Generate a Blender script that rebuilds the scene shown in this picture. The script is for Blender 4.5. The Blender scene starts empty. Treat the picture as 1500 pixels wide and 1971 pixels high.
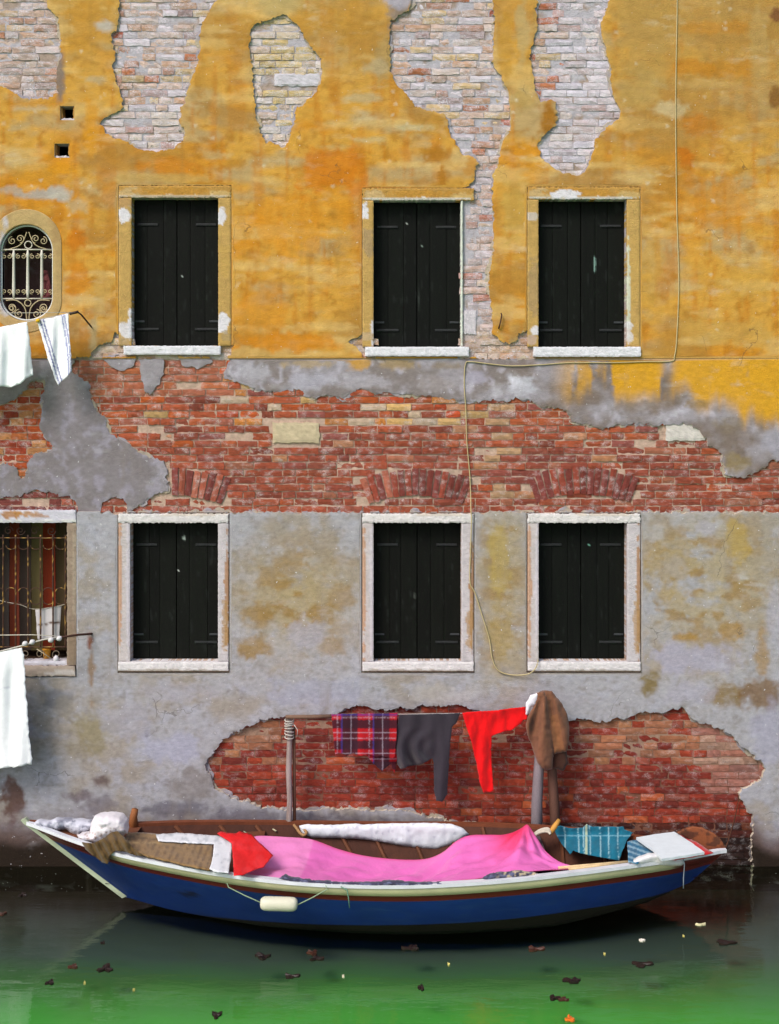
import bpy, math, random
import numpy as np
from mathutils import Vector
from mathutils.geometry import delaunay_2d_cdt

# ------------------------------------------------------------------ camera, sky, sun, exposure
S, D, H, WL, U0 = 0.005, 12.0, 4.3, 1665.0, 750.0     # metres per wall pixel, camera distance and height, waterline
scene = bpy.context.scene
cam_d = bpy.data.cameras.new('camera'); cam = bpy.data.objects.new('camera', cam_d)
scene.collection.objects.link(cam); scene.camera = cam
cam.location = (0, -D, H); cam.rotation_euler = (math.radians(90), 0, 0)
cam_d.sensor_fit = 'HORIZONTAL'; cam_d.sensor_width = 36; cam_d.lens = 36 * D / 7.5
cam_d.shift_y = ((WL - 985.5) * S - H) / 7.5
cam_d.clip_end = 500

SUN_DIR = Vector((-0.50, -0.62, 0.80)).normalized()
world = bpy.data.worlds.new('World'); scene.world = world; world.use_nodes = True
wn = world.node_tree.nodes; bgn = wn['Background']
sky = wn.new('ShaderNodeTexSky'); sky.sky_type = 'NISHITA'; sky.sun_disc = False
sky.sun_elevation = math.asin(SUN_DIR.z); sky.sun_rotation = math.atan2(SUN_DIR.x, SUN_DIR.y)
sky.dust_density = 3.0; sky.air_density = 1.0; sky.ozone_density = 1.0
world.node_tree.links.new(sky.outputs[0], bgn.inputs[0]); bgn.inputs[1].default_value = 0.10
sun_d = bpy.data.lights.new('sun', 'SUN'); sun = bpy.data.objects.new('sun', sun_d)
scene.collection.objects.link(sun)
sun_d.energy = 1.5; sun_d.angle = math.radians(22); sun_d.color = (1.0, 0.95, 0.88)
sun.rotation_euler = SUN_DIR.to_track_quat('Z', 'Y').to_euler()
sun.location = (-6, -8, 12)
scene.view_settings.view_transform = 'Standard'; scene.view_settings.look = 'None'
scene.view_settings.exposure = 0.88; scene.view_settings.gamma = 1.0
scene.view_settings.use_curve_mapping = False
scene.cycles.max_bounces = 6

# ------------------------------------------------------------------ helpers
R = np.random.RandomState(7); rnd = random.Random(11)
GAIN = 0.76
def lin(c):
    a = np.asarray(c, float) / 255.0
    return np.where(a <= .04045, a / 12.92, ((a + .055) / 1.055) ** 2.4) * GAIN
_P = np.random.RandomState(3).rand(512, 512)
def vnoise(x, y, s=0):
    x = np.asarray(x, float) + s * 17.37; y = np.asarray(y, float) + s * 9.71
    xi = np.floor(x).astype(int); yi = np.floor(y).astype(int); fx = x - xi; fy = y - yi
    fx = fx * fx * (3 - 2 * fx); fy = fy * fy * (3 - 2 * fy)
    g = lambda i, j: _P[(i + 31 * s) % 512, (j + 57 * s) % 512]
    return (g(xi, yi) * (1 - fx) + g(xi + 1, yi) * fx) * (1 - fy) + (g(xi, yi + 1) * (1 - fx) + g(xi + 1, yi + 1) * fx) * fy
def fbm(x, y, s=0, o=4):
    t = 0; a = .5; n = 0
    for k in range(o):
        t = t + a * vnoise(np.asarray(x) * 2 ** k, np.asarray(y) * 2 ** k, s + k); n += a; a *= .55
    return t / n
def sst(a, b, x):
    t = np.clip((x - a) / (b - a), 0, 1); return t * t * (3 - 2 * t)
def mix(c, d, m):
    m = np.asarray(m)[..., None]; return c * (1 - m) + np.asarray(d) * m
def inpoly(u, v, poly):
    u = np.asarray(u, float); v = np.asarray(v, float); ins = np.zeros(u.shape, bool); n = len(poly)
    for i in range(n):
        x0, y0 = poly[i]; x1, y1 = poly[(i + 1) % n]
        if y0 == y1: continue
        c = ((y0 > v) != (y1 > v)) & (u < (x1 - x0) * (v - y0) / (y1 - y0) + x0)
        ins ^= c
    return ins
def edgedist(u, v, poly):
    d = np.full(np.shape(u), 1e9); n = len(poly)
    for i in range(n):
        x0, y0 = poly[i]; x1, y1 = poly[(i + 1) % n]; dx, dy = x1 - x0, y1 - y0
        t = np.clip(((u - x0) * dx + (v - y0) * dy) / (dx * dx + dy * dy + 1e-9), 0, 1)
        d = np.minimum(d, np.hypot(u - x0 - t * dx, v - y0 - t * dy))
    return d
_J = np.random.RandomState(17).randn(997, 2).clip(-1.6, 1.6)
def rough_poly(p, step=5, amp=2.0, s=0):
    out = []; n = len(p)
    for i in range(n):
        x0, y0 = p[i]; x1, y1 = p[(i + 1) % n]; k = max(1, int(math.hypot(x1 - x0, y1 - y0) / step))
        for j in range(k):
            t = j / k; x = x0 + (x1 - x0) * t; y = y0 + (y1 - y0) * t
            a = amp
            jx, jy_ = _J[(len(out) * 7 + s * 31) % 997]; out.append((x + jx * a * .32 + a * 2 * (float(fbm(x / 8, y / 8, s + 2, 4)) - .5) * 1.9, y + jy_ * a * .32 + a * 2 * (float(fbm(x / 8, y / 8, s + 5, 4)) - .5) * 1.9))
    return out
def shrink(p, s):
    a = np.array(p); nx_ = np.roll(a, -1, 0) - np.roll(a, 1, 0); nn = np.stack([-nx_[:, 1], nx_[:, 0]], 1); nn /= np.linalg.norm(nn, axis=1)[:, None] + 1e-9
    ar = 0.5 * np.sum(a[:, 0] * np.roll(a[:, 1], -1) - np.roll(a[:, 0], -1) * a[:, 1])
    if ar < 0: nn = -nn
    k = np.clip(26 * (fbm(a[:, 0] / 26, a[:, 1] / 26, s, 4) - .47), .0, 9) + .5
    return [tuple(q) for q in a + nn * k[:, None]]
def WX(u): return (u - U0) * S
def WZ(v): return (WL - v) * S
def P(u, v, y=0.0):                       # photograph pixel at y metres out from the wall -> world
    k = (D - y) / D; return ((u - U0) * S * k, -y, H + ((WL - v) * S - H) * k)
def yz(v, z):                             # distance from the wall of a point at height z seen at row v
    zw = (WL - v) * S; return D * (z - zw) / (H - zw)

LOC = {}
def mk(name, verts, faces, mat, parent=None, col=None, smooth=False, label=None, cat=None, group=None, kind=None):
    verts = np.asarray(verts, float)
    lo = verts.min(0); hi = verts.max(0); loc = np.array([(lo[0] + hi[0]) / 2, (lo[1] + hi[1]) / 2, lo[2]])
    me = bpy.data.meshes.new(name)
    me.from_pydata((verts - loc).tolist(), [], faces if isinstance(faces, list) else faces.tolist())
    me.materials.append(mat)
    if col is not None:
        c = np.asarray(col, float)
        if c.ndim == 1: c = np.tile(c, (len(verts), 1))
        a = me.color_attributes.new('Col', 'FLOAT_COLOR', 'POINT')
        a.data.foreach_set('color', np.concatenate([c, np.ones((len(c), 1))], 1).astype(np.float32).ravel())
    if smooth: me.polygons.foreach_set('use_smooth', [True] * len(me.polygons))
    me.update()
    o = bpy.data.objects.new(name, me); scene.collection.objects.link(o)
    LOC[o.name] = loc
    if parent is not None:
        o.parent = parent; o.location = loc - LOC[parent.name]
    else: o.location = loc
    tag(o, label, cat, group, kind); return o
def tag(o, label=None, cat=None, group=None, kind=None):
    if label: o['label'] = label
    if cat: o['category'] = cat
    if group: o['group'] = group
    if kind: o['kind'] = kind
    return o
def empty(name, loc, label, cat, group=None):
    o = bpy.data.objects.new(name, None); scene.collection.objects.link(o); o.location = loc; o.empty_display_size = .2
    LOC[o.name] = np.array(loc, float); return tag(o, label, cat, group)
def join(parts):
    V = []; F = []; C = []; n = 0
    for p in parts:
        v, f = p[0], p[1]; V.append(np.asarray(v, float)); F += [tuple(i + n for i in q) for q in f]; n += len(v)
        if len(p) > 2:
            c = np.asarray(p[2], float); C.append(np.tile(c, (len(v), 1)) if c.ndim == 1 else c)
    return (np.concatenate(V), F, np.concatenate(C)) if C else (np.concatenate(V), F)
def tube(pts, r, n=7, cap=True):
    pts = np.asarray(pts, float); m = len(pts); rr = np.full(m, r) if np.isscalar(r) else np.asarray(r, float)
    T = np.gradient(pts, axis=0); T /= np.linalg.norm(T, axis=1)[:, None] + 1e-12
    ref = np.array([0., 1., 0.]) if abs(T[:, 1]).max() < .9 else np.array([.3, .2, .93])
    A = np.cross(T, ref); A /= np.linalg.norm(A, axis=1)[:, None] + 1e-12; B = np.cross(T, A)
    ang = np.linspace(0, 2 * np.pi, n, endpoint=False)
    V = (pts[:, None] + rr[:, None, None] * (np.cos(ang)[None, :, None] * A[:, None] + np.sin(ang)[None, :, None] * B[:, None])).reshape(-1, 3)
    F = [(i * n + j, i * n + (j + 1) % n, (i + 1) * n + (j + 1) % n, (i + 1) * n + j) for i in range(m - 1) for j in range(n)]
    if cap: F += [tuple(range(n - 1, -1, -1)), tuple((m - 1) * n + j for j in range(n))]
    return V, F
def smoothline(pts, k=6):
    p = np.asarray(pts, float); out = []
    for i in range(len(p) - 1):
        p0 = p[max(i - 1, 0)]; p1 = p[i]; p2 = p[i + 1]; p3 = p[min(i + 2, len(p) - 1)]
        for t in np.linspace(0, 1, k, endpoint=False):
            out.append(.5 * (2 * p1 + (p2 - p0) * t + (2 * p0 - 5 * p1 + 4 * p2 - p3) * t * t + (3 * p1 - p0 - 3 * p2 + p3) * t ** 3))
    out.append(p[-1]); return np.array(out)
def slab(u0, u1, v0, v1, yf, yb, nx=6, nz=3, amp=.002, ch=.003, seed=0, colf=None, edge=0.6, ang=0.0):
    """stone, brick or board on the wall: front grid with worn edges, sides and back. yf/yb metres out from the wall."""
    r = np.random.RandomState(seed)
    gu, gv = np.meshgrid(np.linspace(u0, u1, nx + 1), np.linspace(v0, v1, nz + 1)); gu = gu.ravel().copy(); gv = gv.ravel().copy()
    i = np.arange(len(gu)) % (nx + 1); j = np.arange(len(gu)) // (nx + 1)
    bd = (i == 0) | (i == nx) | (j == 0) | (j == nz)
    if nx > 10 or nz > 10: y = yf + amp * (1.6 * (fbm(gu / 5, gv / 3.2, seed % 40, 3) - .5) + .5 * (r.rand(len(gu)) - .5))
    else: y = yf + (r.rand(len(gu)) - .5) * 2 * amp
    uo, vo = gu.copy(), gv.copy()
    y[bd] -= ch
    jit = (r.rand(len(gu)) - .5) * 2 * edge; jit2 = (r.rand(len(gu)) - .5) * 2 * edge
    gu[(i == 0) | (i == nx)] += jit[(i == 0) | (i == nx)]; gv[(j == 0) | (j == nz)] += jit2[(j == 0) | (j == nz)]
    ring = [k for k in range(nx + 1)] + [(k + 1) * (nx + 1) - 1 for k in range(1, nz + 1)] + [nz * (nx + 1) + k for k in range(nx - 1, -1, -1)] + [k * (nx + 1) for k in range(nz - 1, 0, -1)]
    n = len(gu); bu = gu[ring]; bv = gv[ring]
    U = np.concatenate([gu, bu]); Vv = np.concatenate([gv, bv]); Y = np.concatenate([y, np.full(len(ring), yb)])
    if ang:
        cu, cv = (u0 + u1) / 2, (v0 + v1) / 2; ca, sa = math.cos(ang), math.sin(ang)
        U, Vv = cu + (U - cu) * ca - (Vv - cv) * sa, cv + (U - cu) * sa + (Vv - cv) * ca
    F = [(b * (nx + 1) + a, (b + 1) * (nx + 1) + a, (b + 1) * (nx + 1) + a + 1, b * (nx + 1) + a + 1) for b in range(nz) for a in range(nx)]
    m = len(ring)
    F += [(ring[k], ring[(k + 1) % m], n + (k + 1) % m, n + k) for k in range(m)] + [tuple(n + k for k in range(m))]
    V = np.stack([WX(U), -Y, WZ(Vv)], 1)
    c = colf(U, Vv) if callable(colf) else colf
    return V, F, c
def triangulate(polys, interior, eps=1e-4):
    pts = []; edges = []
    for p in polys:
        n0 = len(pts); pts += [tuple(q) for q in p]; edges += [(n0 + i, n0 + (i + 1) % len(p)) for i in range(len(p))]
    pts += [tuple(q) for q in interior]
    r = delaunay_2d_cdt([Vector(q) for q in pts], edges, [], 0, eps)
    v = np.array([(q[0], q[1]) for q in r[0]]); f = np.array([tuple(t) for t in r[2] if len(t) == 3])
    a = v[f]; ar = (a[:, 1, 0] - a[:, 0, 0]) * (a[:, 2, 1] - a[:, 0, 1]) - (a[:, 2, 0] - a[:, 0, 0]) * (a[:, 1, 1] - a[:, 0, 1])
    fl = ar > 0; f[fl] = f[fl][:, ::-1]
    return v, f[np.abs(ar) > 1e-5]
def grid_pts(poly, sp, seed=0):
    p = np.array(poly); r = np.random.RandomState(seed)
    gu, gv = np.meshgrid(np.arange(p[:, 0].min(), p[:, 0].max(), sp), np.arange(p[:, 1].min(), p[:, 1].max(), sp))
    gu = gu.ravel() + (r.rand(gu.size) - .5) * sp * .5; gv = gv.ravel() + (r.rand(gv.size) - .5) * sp * .5
    k = inpoly(gu, gv, poly); gu, gv = gu[k], gv[k]; k = edgedist(gu, gv, poly) > sp * .5
    return np.stack([gu[k], gv[k]], 1)
def sheet(poly, sp, depth, colf, thick=.006, mode='y', seed=0, puff=None, edge_amp=.6, lumpy=.7):
    """cloth traced as an outline; depth(u,v) gives metres from the wall ('y') or height ('z'); puff makes a stuffed body"""
    poly = rough_poly(poly, max(sp * 1.2, 2.5), edge_amp, seed)
    v, f = triangulate([poly], grid_pts(poly, sp, seed))
    c = v[f].mean(1); f = f[inpoly(c[:, 0], c[:, 1], poly)]
    u_, v_ = v[:, 0], v[:, 1]; d = depth(u_, v_) if callable(depth) else np.full(len(u_), depth)
    y = d if mode == 'y' else np.array([yz(b, a) for a, b in zip(d, v_)])
    if puff is not None:
        w, rad = puff; e = np.clip(edgedist(u_, v_, poly) / rad, 0, 1); e = np.sqrt(np.clip(1 - (1 - e) ** 2, 0, 1)); lump = fbm(u_ / 14, v_ / 14, seed, 3) - .5
        y0 = y.copy(); y = y0 + w * e * (1 + lumpy * lump); yb = y0 - w * .7 * e - .003
    else: yb = y - thick
    cc = colf(u_, v_) if callable(colf) else np.tile(np.asarray(colf, float), (len(u_), 1))
    V = np.array([P(a, b, e) for a, b, e in zip(u_, v_, y)]); k = (D - yb) / (D - y)
    Vb = V.copy(); Vb[:, 1] = -yb
    if mode == 'z': Vb = V.copy(); Vb[:, 2] -= thick
    n = len(V); F = [tuple(t) for t in f] + [tuple(n + i for i in t[::-1]) for t in f]
    cnt = {}
    for t in f:
        for a, b in ((t[0], t[1]), (t[1], t[2]), (t[2], t[0])): cnt[(a, b)] = 1
    for (a, b) in cnt:
        if (b, a) not in cnt: F.append((b, a, n + a, n + b))
    return np.concatenate([V, Vb]), F, np.concatenate([cc, cc * .9])

# ------------------------------------------------------------------ materials
def nodes(name):
    m = bpy.data.materials.new(name); m.use_nodes = True; n = m.node_tree.nodes; l = m.node_tree.links
    return m, n, l, n['Principled BSDF']
def mat_col(name, rough=.9, bump=.4, scale=70, var=.16, spec=.25, dist=.004, streak=1.0, fine=260, sheen=0, lime=0, limecol=(.62, .58, .58), limerange=(.50, .68), wear=None):
    m, n, l, b = nodes(name)
    at = n.new('ShaderNodeAttribute'); at.attribute_name = 'Col'
    g = n.new('ShaderNodeNewGeometry'); mp = n.new('ShaderNodeMapping'); mp.inputs['Scale'].default_value = (1, 1, streak)
    l.new(g.outputs['Position'], mp.inputs['Vector'])
    def noise(sc, det=5):
        t = n.new('ShaderNodeTexNoise'); t.inputs['Scale'].default_value = sc; t.inputs['Detail'].default_value = det
        t.inputs['Roughness'].default_value = .62; l.new(mp.outputs[0], t.inputs['Vector']); return t
    n1 = noise(scale * .25); n2 = noise(fine, 3)
    def ramp(src, lo, hi):
        r = n.new('ShaderNodeMapRange'); r.inputs[1].default_value = .25; r.inputs[2].default_value = .75
        r.inputs[3].default_value = lo; r.inputs[4].default_value = hi; l.new(src.outputs[0], r.inputs[0]); return r
    r1 = ramp(n1, 1 - var, 1 + var); r2 = ramp(n2, 1 - var * .8, 1 + var * .8)
    mu = n.new('ShaderNodeMath'); mu.operation = 'MULTIPLY'; l.new(r1.outputs[0], mu.inputs[0]); l.new(r2.outputs[0], mu.inputs[1])
    vm = n.new('ShaderNodeVectorMath'); vm.operation = 'SCALE'; l.new(at.outputs['Color'], vm.inputs[0]); l.new(mu.outputs[0], vm.inputs['Scale'])
    out = vm.outputs[0]
    if lime:
        n3 = noise(9, 6); r3 = n.new('ShaderNodeMapRange'); r3.inputs[1].default_value, r3.inputs[2].default_value = limerange
        r3.inputs[3].default_value = 0; r3.inputs[4].default_value = lime; l.new(n3.outputs[0], r3.inputs[0])
        n4 = noise(120, 3); r4 = n.new('ShaderNodeMapRange'); r4.inputs[1].default_value = .42; r4.inputs[2].default_value = .58; l.new(n4.outputs[0], r4.inputs[0])
        mm = n.new('ShaderNodeMath'); mm.operation = 'MULTIPLY'; l.new(r3.outputs[0], mm.inputs[0]); l.new(r4.outputs[0], mm.inputs[1])
        mx = n.new('ShaderNodeMix'); mx.data_type = 'RGBA'; l.new(mm.outputs[0], mx.inputs[0]); l.new(out, mx.inputs[6]); mx.inputs[7].default_value = (*limecol, 1)
        out = mx.outputs[2]
    if wear is not None:
        def tex(kind, scl, mpscale):
            mq = n.new('ShaderNodeMapping'); mq.inputs['Scale'].default_value = mpscale; l.new(g.outputs['Position'], mq.inputs['Vector'])
            t = n.new(kind); t.inputs['Scale'].default_value = scl; l.new(mq.outputs[0], t.inputs['Vector']); return t, mq
        def rng(src, a, b2, lo, hi):
            r = n.new('ShaderNodeMapRange'); r.inputs[1].default_value = a; r.inputs[2].default_value = b2; r.inputs[3].default_value = lo; r.inputs[4].default_value = hi; l.new(src, r.inputs[0]); return r.outputs[0]
        def mul(a, b2):
            q = n.new('ShaderNodeMath'); q.operation = 'MULTIPLY'; l.new(a, q.inputs[0]); l.new(b2, q.inputs[1]); return q.outputs[0]
        def over(col, fac, rgb):
            q = n.new('ShaderNodeMix'); q.data_type = 'RGBA'; l.new(fac, q.inputs[0]); l.new(col, q.inputs[6]); q.inputs[7].default_value = (*rgb, 1); return q.outputs[2]
        run, _ = tex('ShaderNodeTexNoise', 9, (1, 1, .07)); run.inputs['Detail'].default_value = 4; msk, _ = tex('ShaderNodeTexNoise', 1.3, (1, 1, 1))
        out = over(out, mul(rng(run.outputs[0], .56, .72, 0, .45), rng(msk.outputs[0], .45, .62, 0, 1)), wear[0])
        run2, _ = tex('ShaderNodeTexNoise', 9, (.7, 1, 1.6)); run2.inputs['Detail'].default_value = 6; m2, _ = tex('ShaderNodeTexNoise', 2.1, (.8, 1, 1.5))
        out = over(out, mul(rng(run2.outputs[0], .50, .70, 0, .45), rng(m2.outputs[0], .50, .72, 0, 1)), wear[1])
        fl, _ = tex('ShaderNodeTexNoise', 34, (1, 1, 1)); fl.inputs['Detail'].default_value = 2
        out = over(out, rng(fl.outputs[0], .735, .76, 0, .8), wear[2])
        nz, mz = tex('ShaderNodeTexNoise', 2.5, (1, 1, 1)); nz.inputs['Detail'].default_value = 5
        vadd = n.new('ShaderNodeVectorMath'); vadd.operation = 'MULTIPLY_ADD'; vadd.inputs[1].default_value = (.55, .55, .55); l.new(nz.outputs['Color'], vadd.inputs[0]); l.new(g.outputs['Position'], vadd.inputs[2])
        vo = n.new('ShaderNodeTexVoronoi'); vo.feature = 'DISTANCE_TO_EDGE'; vo.inputs['Scale'].default_value = .85; l.new(vadd.outputs[0], vo.inputs['Vector'])
        m3, _ = tex('ShaderNodeTexNoise', 1.7, (1, 1, 1))
        out = over(out, mul(rng(vo.outputs['Distance'], .0012, .0034, .55, 0), rng(m3.outputs[0], .585, .62, 0, 1)), wear[3])
    l.new(out, b.inputs['Base Color'])
    n5 = noise(scale, 6)
    bp = n.new('ShaderNodeBump'); bp.inputs['Strength'].default_value = bump; bp.inputs['Distance'].default_value = dist * 2.5
    l.new(n5.outputs[0], bp.inputs['Height']); l.new(bp.outputs[0], b.inputs['Normal'])
    b.inputs['Roughness'].default_value = rough; b.inputs['Specular IOR Level'].default_value = spec
    if sheen: b.inputs['Sheen Weight'].default_value = sheen
    return m
M_PLAST = mat_col('painted_plaster', .92, .5, 42, .15, .2, .004, 1.5, wear=((.30, .17, .04), (.58, .47, .30), (.62, .56, .46), (.10, .06, .03)))
M_CEM = mat_col('cement_render', .93, .8, 75, .17, .2, .004, 1.6, wear=((.24, .20, .17), (.50, .49, .52), (.58, .57, .60), (.08, .07, .06)))
M_BRICK = mat_col('brick_clay', .9, .9, 90, .24, .25, .004, 1.6, lime=.75)
M_BRICKU = mat_col('limewashed_brick', .92, 1.0, 70, .16, .2, .005, 1.7, lime=.95, limecol=(.66, .63, .70), limerange=(.42, .62))
M_BRICKL = mat_col('damp_brick', .85, .8, 90, .26, .3, .004, 1.6, lime=.42)
M_MORT = mat_col('lime_mortar', .95, .9, 80, .2, .15, .005)
M_STONE = mat_col('pale_stone', .85, .6, 70, .14, .3, .005, 1.6)
M_SHUT = mat_col('dark_shutter_paint', .7, .2, 40, .2, .12, .002, .15)
M_CLOTH = mat_col('woven_cloth', .9, .3, 60, .07, .15, .003, 1, 500, sheen=.15)
M_PLASTIC = mat_col('thin_plastic_sheet', .42, .35, 18, .05, .4, .006, 1, 300)
M_WOOD = mat_col('weathered_wood', .75, .5, 60, .25, .3, .003, .25)
M_PAINT = mat_col('boat_paint', .38, .15, 25, .10, .5, .002, 1)
M_IRON = mat_col('rusty_iron', .7, .5, 150, .25, .4, .002)
M_IRONW = mat_col('white_iron_paint', .55, .3, 150, .12, .4, .001)
M_LEAF = mat_col('wet_leaf', .5, .4, 90, .3, .4, .002)
M_ROPE = mat_col('rope_fibre', .9, .6, 400, .2, .2, .001)

m, n, l, b = nodes('canal_water'); M_WATER = m
n.remove(b); outn = n['Material Output']
g = n.new('ShaderNodeNewGeometry')
mpw = n.new('ShaderNodeMapping'); mpw.inputs['Scale'].default_value = (1.0, 3.2, 1); l.new(g.outputs['Position'], mpw.inputs['Vector'])
nw = n.new('ShaderNodeTexNoise'); nw.inputs['Scale'].default_value = 2.4; nw.inputs['Detail'].default_value = 4; l.new(mpw.outputs[0], nw.inputs['Vector'])
bw = n.new('ShaderNodeBump'); bw.inputs['Strength'].default_value = .24; bw.inputs['Distance'].default_value = .02; l.new(nw.outputs[0], bw.inputs['Height'])
fr_ = n.new('ShaderNodeFresnel'); fr_.inputs[0].default_value = 1.33; l.new(bw.outputs[0], fr_.inputs['Normal'])
tr = n.new('ShaderNodeBsdfTransparent'); tr.inputs[0].default_value = (.86, .95, .86, 1)
gl = n.new('ShaderNodeBsdfGlossy'); gl.inputs['Roughness'].default_value = .03; l.new(bw.outputs[0], gl.inputs['Normal'])
ms = n.new('ShaderNodeMixShader'); l.new(fr_.outputs[0], ms.inputs[0]); l.new(tr.outputs[0], ms.inputs[1]); l.new(gl.outputs[0], ms.inputs[2]); l.new(ms.outputs[0], outn.inputs['Surface'])
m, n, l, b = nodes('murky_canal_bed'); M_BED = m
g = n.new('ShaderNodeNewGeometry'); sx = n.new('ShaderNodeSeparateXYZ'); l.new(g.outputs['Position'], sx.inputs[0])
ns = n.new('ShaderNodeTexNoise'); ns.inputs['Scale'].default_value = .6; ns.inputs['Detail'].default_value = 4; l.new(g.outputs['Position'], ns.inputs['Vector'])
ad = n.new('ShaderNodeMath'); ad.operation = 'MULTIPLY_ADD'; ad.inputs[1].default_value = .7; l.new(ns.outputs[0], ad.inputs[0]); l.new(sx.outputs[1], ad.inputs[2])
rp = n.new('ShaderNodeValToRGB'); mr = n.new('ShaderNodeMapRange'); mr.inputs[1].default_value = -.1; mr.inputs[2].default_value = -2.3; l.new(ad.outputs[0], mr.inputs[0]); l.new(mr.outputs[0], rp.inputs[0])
e = rp.color_ramp.elements; e[0].position = 0; e[0].color = (.022, .018, .012, 1); e[1].position = 1; e[1].color = (.100, .40, .075, 1)       # shade by wall and boat painted into the bed colour, turbid green beyond
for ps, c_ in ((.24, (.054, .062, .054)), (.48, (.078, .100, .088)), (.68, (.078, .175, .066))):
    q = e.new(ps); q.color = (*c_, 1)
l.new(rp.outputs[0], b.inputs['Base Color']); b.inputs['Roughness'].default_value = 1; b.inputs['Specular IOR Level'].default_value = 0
mk('water', [(-80, 0.3, 0), (80, 0.3, 0), (80, -120, 0), (-80, -120, 0)], [(0, 3, 2, 1)], M_WATER, kind='structure')
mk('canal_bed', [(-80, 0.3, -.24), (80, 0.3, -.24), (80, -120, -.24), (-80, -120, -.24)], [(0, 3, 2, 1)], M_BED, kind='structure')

# ------------------------------------------------------------------ the house wall: outlines traced from the photograph
UL, UR, VT, VB = -320, 1820, -160, 1745
BR = {}
BR['a'] = [(UL + 90, VT + 20), (60, VT + 15), (92, 0), (95, 18), (113, 38), (117, 55), (118, 110), (113, 120), (108, 150), (114, 178), (92, 193), (70, 191), (50, 193), (30, 180), (12, 168), (-60, 160), (-150, 90)]
BR['b'] = [(240, VT + 40), (232, 0), (228, 28), (225, 60), (215, 62), (217, 75), (221, 95), (222, 115), (217, 130), (222, 155), (232, 175), (237, 205), (230, 215), (200, 230), (194, 240), (205, 255), (222, 268), (245, 275), (262, 285), (300, 293), (335, 287), (352, 270), (358, 255), (355, 245), (345, 240), (348, 225), (352, 205), (362, 180), (372, 145), (382, 115), (386, 85), (385, 60), (395, 35), (405, 20), (420, 0), (430, VT + 60)]
BR['c'] = [(548, 30), (562, 38), (575, 50), (583, 65), (592, 82), (605, 98), (617, 112), (620, 138), (617, 160), (610, 175), (595, 192), (570, 210), (567, 235), (560, 255), (558, 275), (545, 284), (538, 278), (525, 278), (520, 272), (513, 275), (502, 255), (494, 230), (490, 210), (488, 150), (484, 115), (479, 95), (482, 70), (490, 50), (505, 42), (525, 35)]
BR['d'] = [(800, VT + 50), (795, 0), (790, 17), (753, 43), (750, 83), (752, 133), (760, 160), (777, 177), (797, 203), (820, 213), (850, 218), (862, 230), (865, 257), (875, 277), (893, 297), (913, 303), (920, 317), (913, 340), (903, 360), (884, 366), (884, 690), (1036, 690), (1036, 634), (1012, 637), (999, 641), (994, 657), (981, 663), (961, 657), (947, 639), (946, 586), (940, 551), (943, 516), (950, 481), (951, 419), (946, 384), (948, 360), (948, 336), (960, 312), (966, 280), (982, 248), (982, 224), (978, 176), (964, 152), (948, 120), (952, 40), (950, 0), (955, VT + 70)]
BR['e'] = [(1036, VT + 60), (1032, 0), (1032, 24), (1034, 60), (1022, 88), (1019, 116), (1026, 140), (1030, 176), (1040, 196), (1070, 195), (1072, 240), (1040, 266), (1034, 284), (1044, 304), (1064, 324), (1084, 334), (1108, 339), (1120, 336), (1132, 316), (1142, 296), (1144, 272), (1156, 256), (1196, 224), (1194, 216), (1182, 192), (1176, 168), (1174, 132), (1166, 100), (1158, 72), (1158, 44), (1168, 20), (1174, 0), (1180, VT + 60)]
BR['f'] = [(666, 657), (690, 648), (697, 638), (725, 640), (725, 690), (702, 690), (690, 672), (680, 662)]                  # chipped corners of the upper frames
BR['g'] = [(175, 678), (195, 664), (216, 658), (222, 640), (252, 640), (252, 690), (176, 690)]
BR['h'] = [(420, 668), (452, 664), (440, 676), (436, 690), (420, 690)]
BR['m1'] = [(UL + 60, 780), (0, 778), (20, 775), (37, 760), (50, 750), (60, 735), (85, 728), (88, 742), (85, 760), (78, 820), (87, 840), (100, 857), (97, 867), (67, 873), (53, 890), (50, 920), (38, 923), (33, 900), (17, 892), (0, 893), (-60, 915), (UL + 70, 905)]
BR['m2'] = [(UL + 40, 950), (0, 957), (40, 953), (77, 943), (100, 950), (133, 955), (147, 967), (150, 986), (UL + 40, 986)]
BR['m3'] = [(200, 962), (222, 958), (246, 964), (247, 986), (196, 986)]
BR['m'] = [(138, 702), (150, 688), (228, 684), (240, 676), (430, 676), (440, 686), (444, 690), (438, 722), (451, 733), (484, 746), (510, 753), (554, 753), (585, 750), (587, 763), (620, 766), (638, 761), (662, 766), (671, 757), (704, 748), (719, 757), (752, 755), (767, 755), (789, 761), (825, 761), (858, 766), (895, 774), (913, 775), (928, 774), (952, 768), (976, 772), (992, 765), (1020, 770), (1040, 780), (1080, 788), (1096, 798), (1100, 812), (1136, 816), (1156, 826), (1188, 818), (1220, 814), (1260, 818), (1282, 816), (1320, 814), (1340, 822), (1358, 846), (1364, 856), (1388, 872), (1394, 896), (1394, 916), (1432, 918), (1452, 908), (1476, 900), (1480, 888), (1500, 884), (1600, 880), (UR - 60, 890), (UR - 40, 986), (250, 986), (262, 978), (273, 970), (290, 955), (322, 943), (323, 910), (317, 890), (300, 883), (267, 873), (247, 853), (210, 833), (203, 807), (187, 790), (175, 770), (172, 742), (160, 728), (142, 722)]
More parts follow.
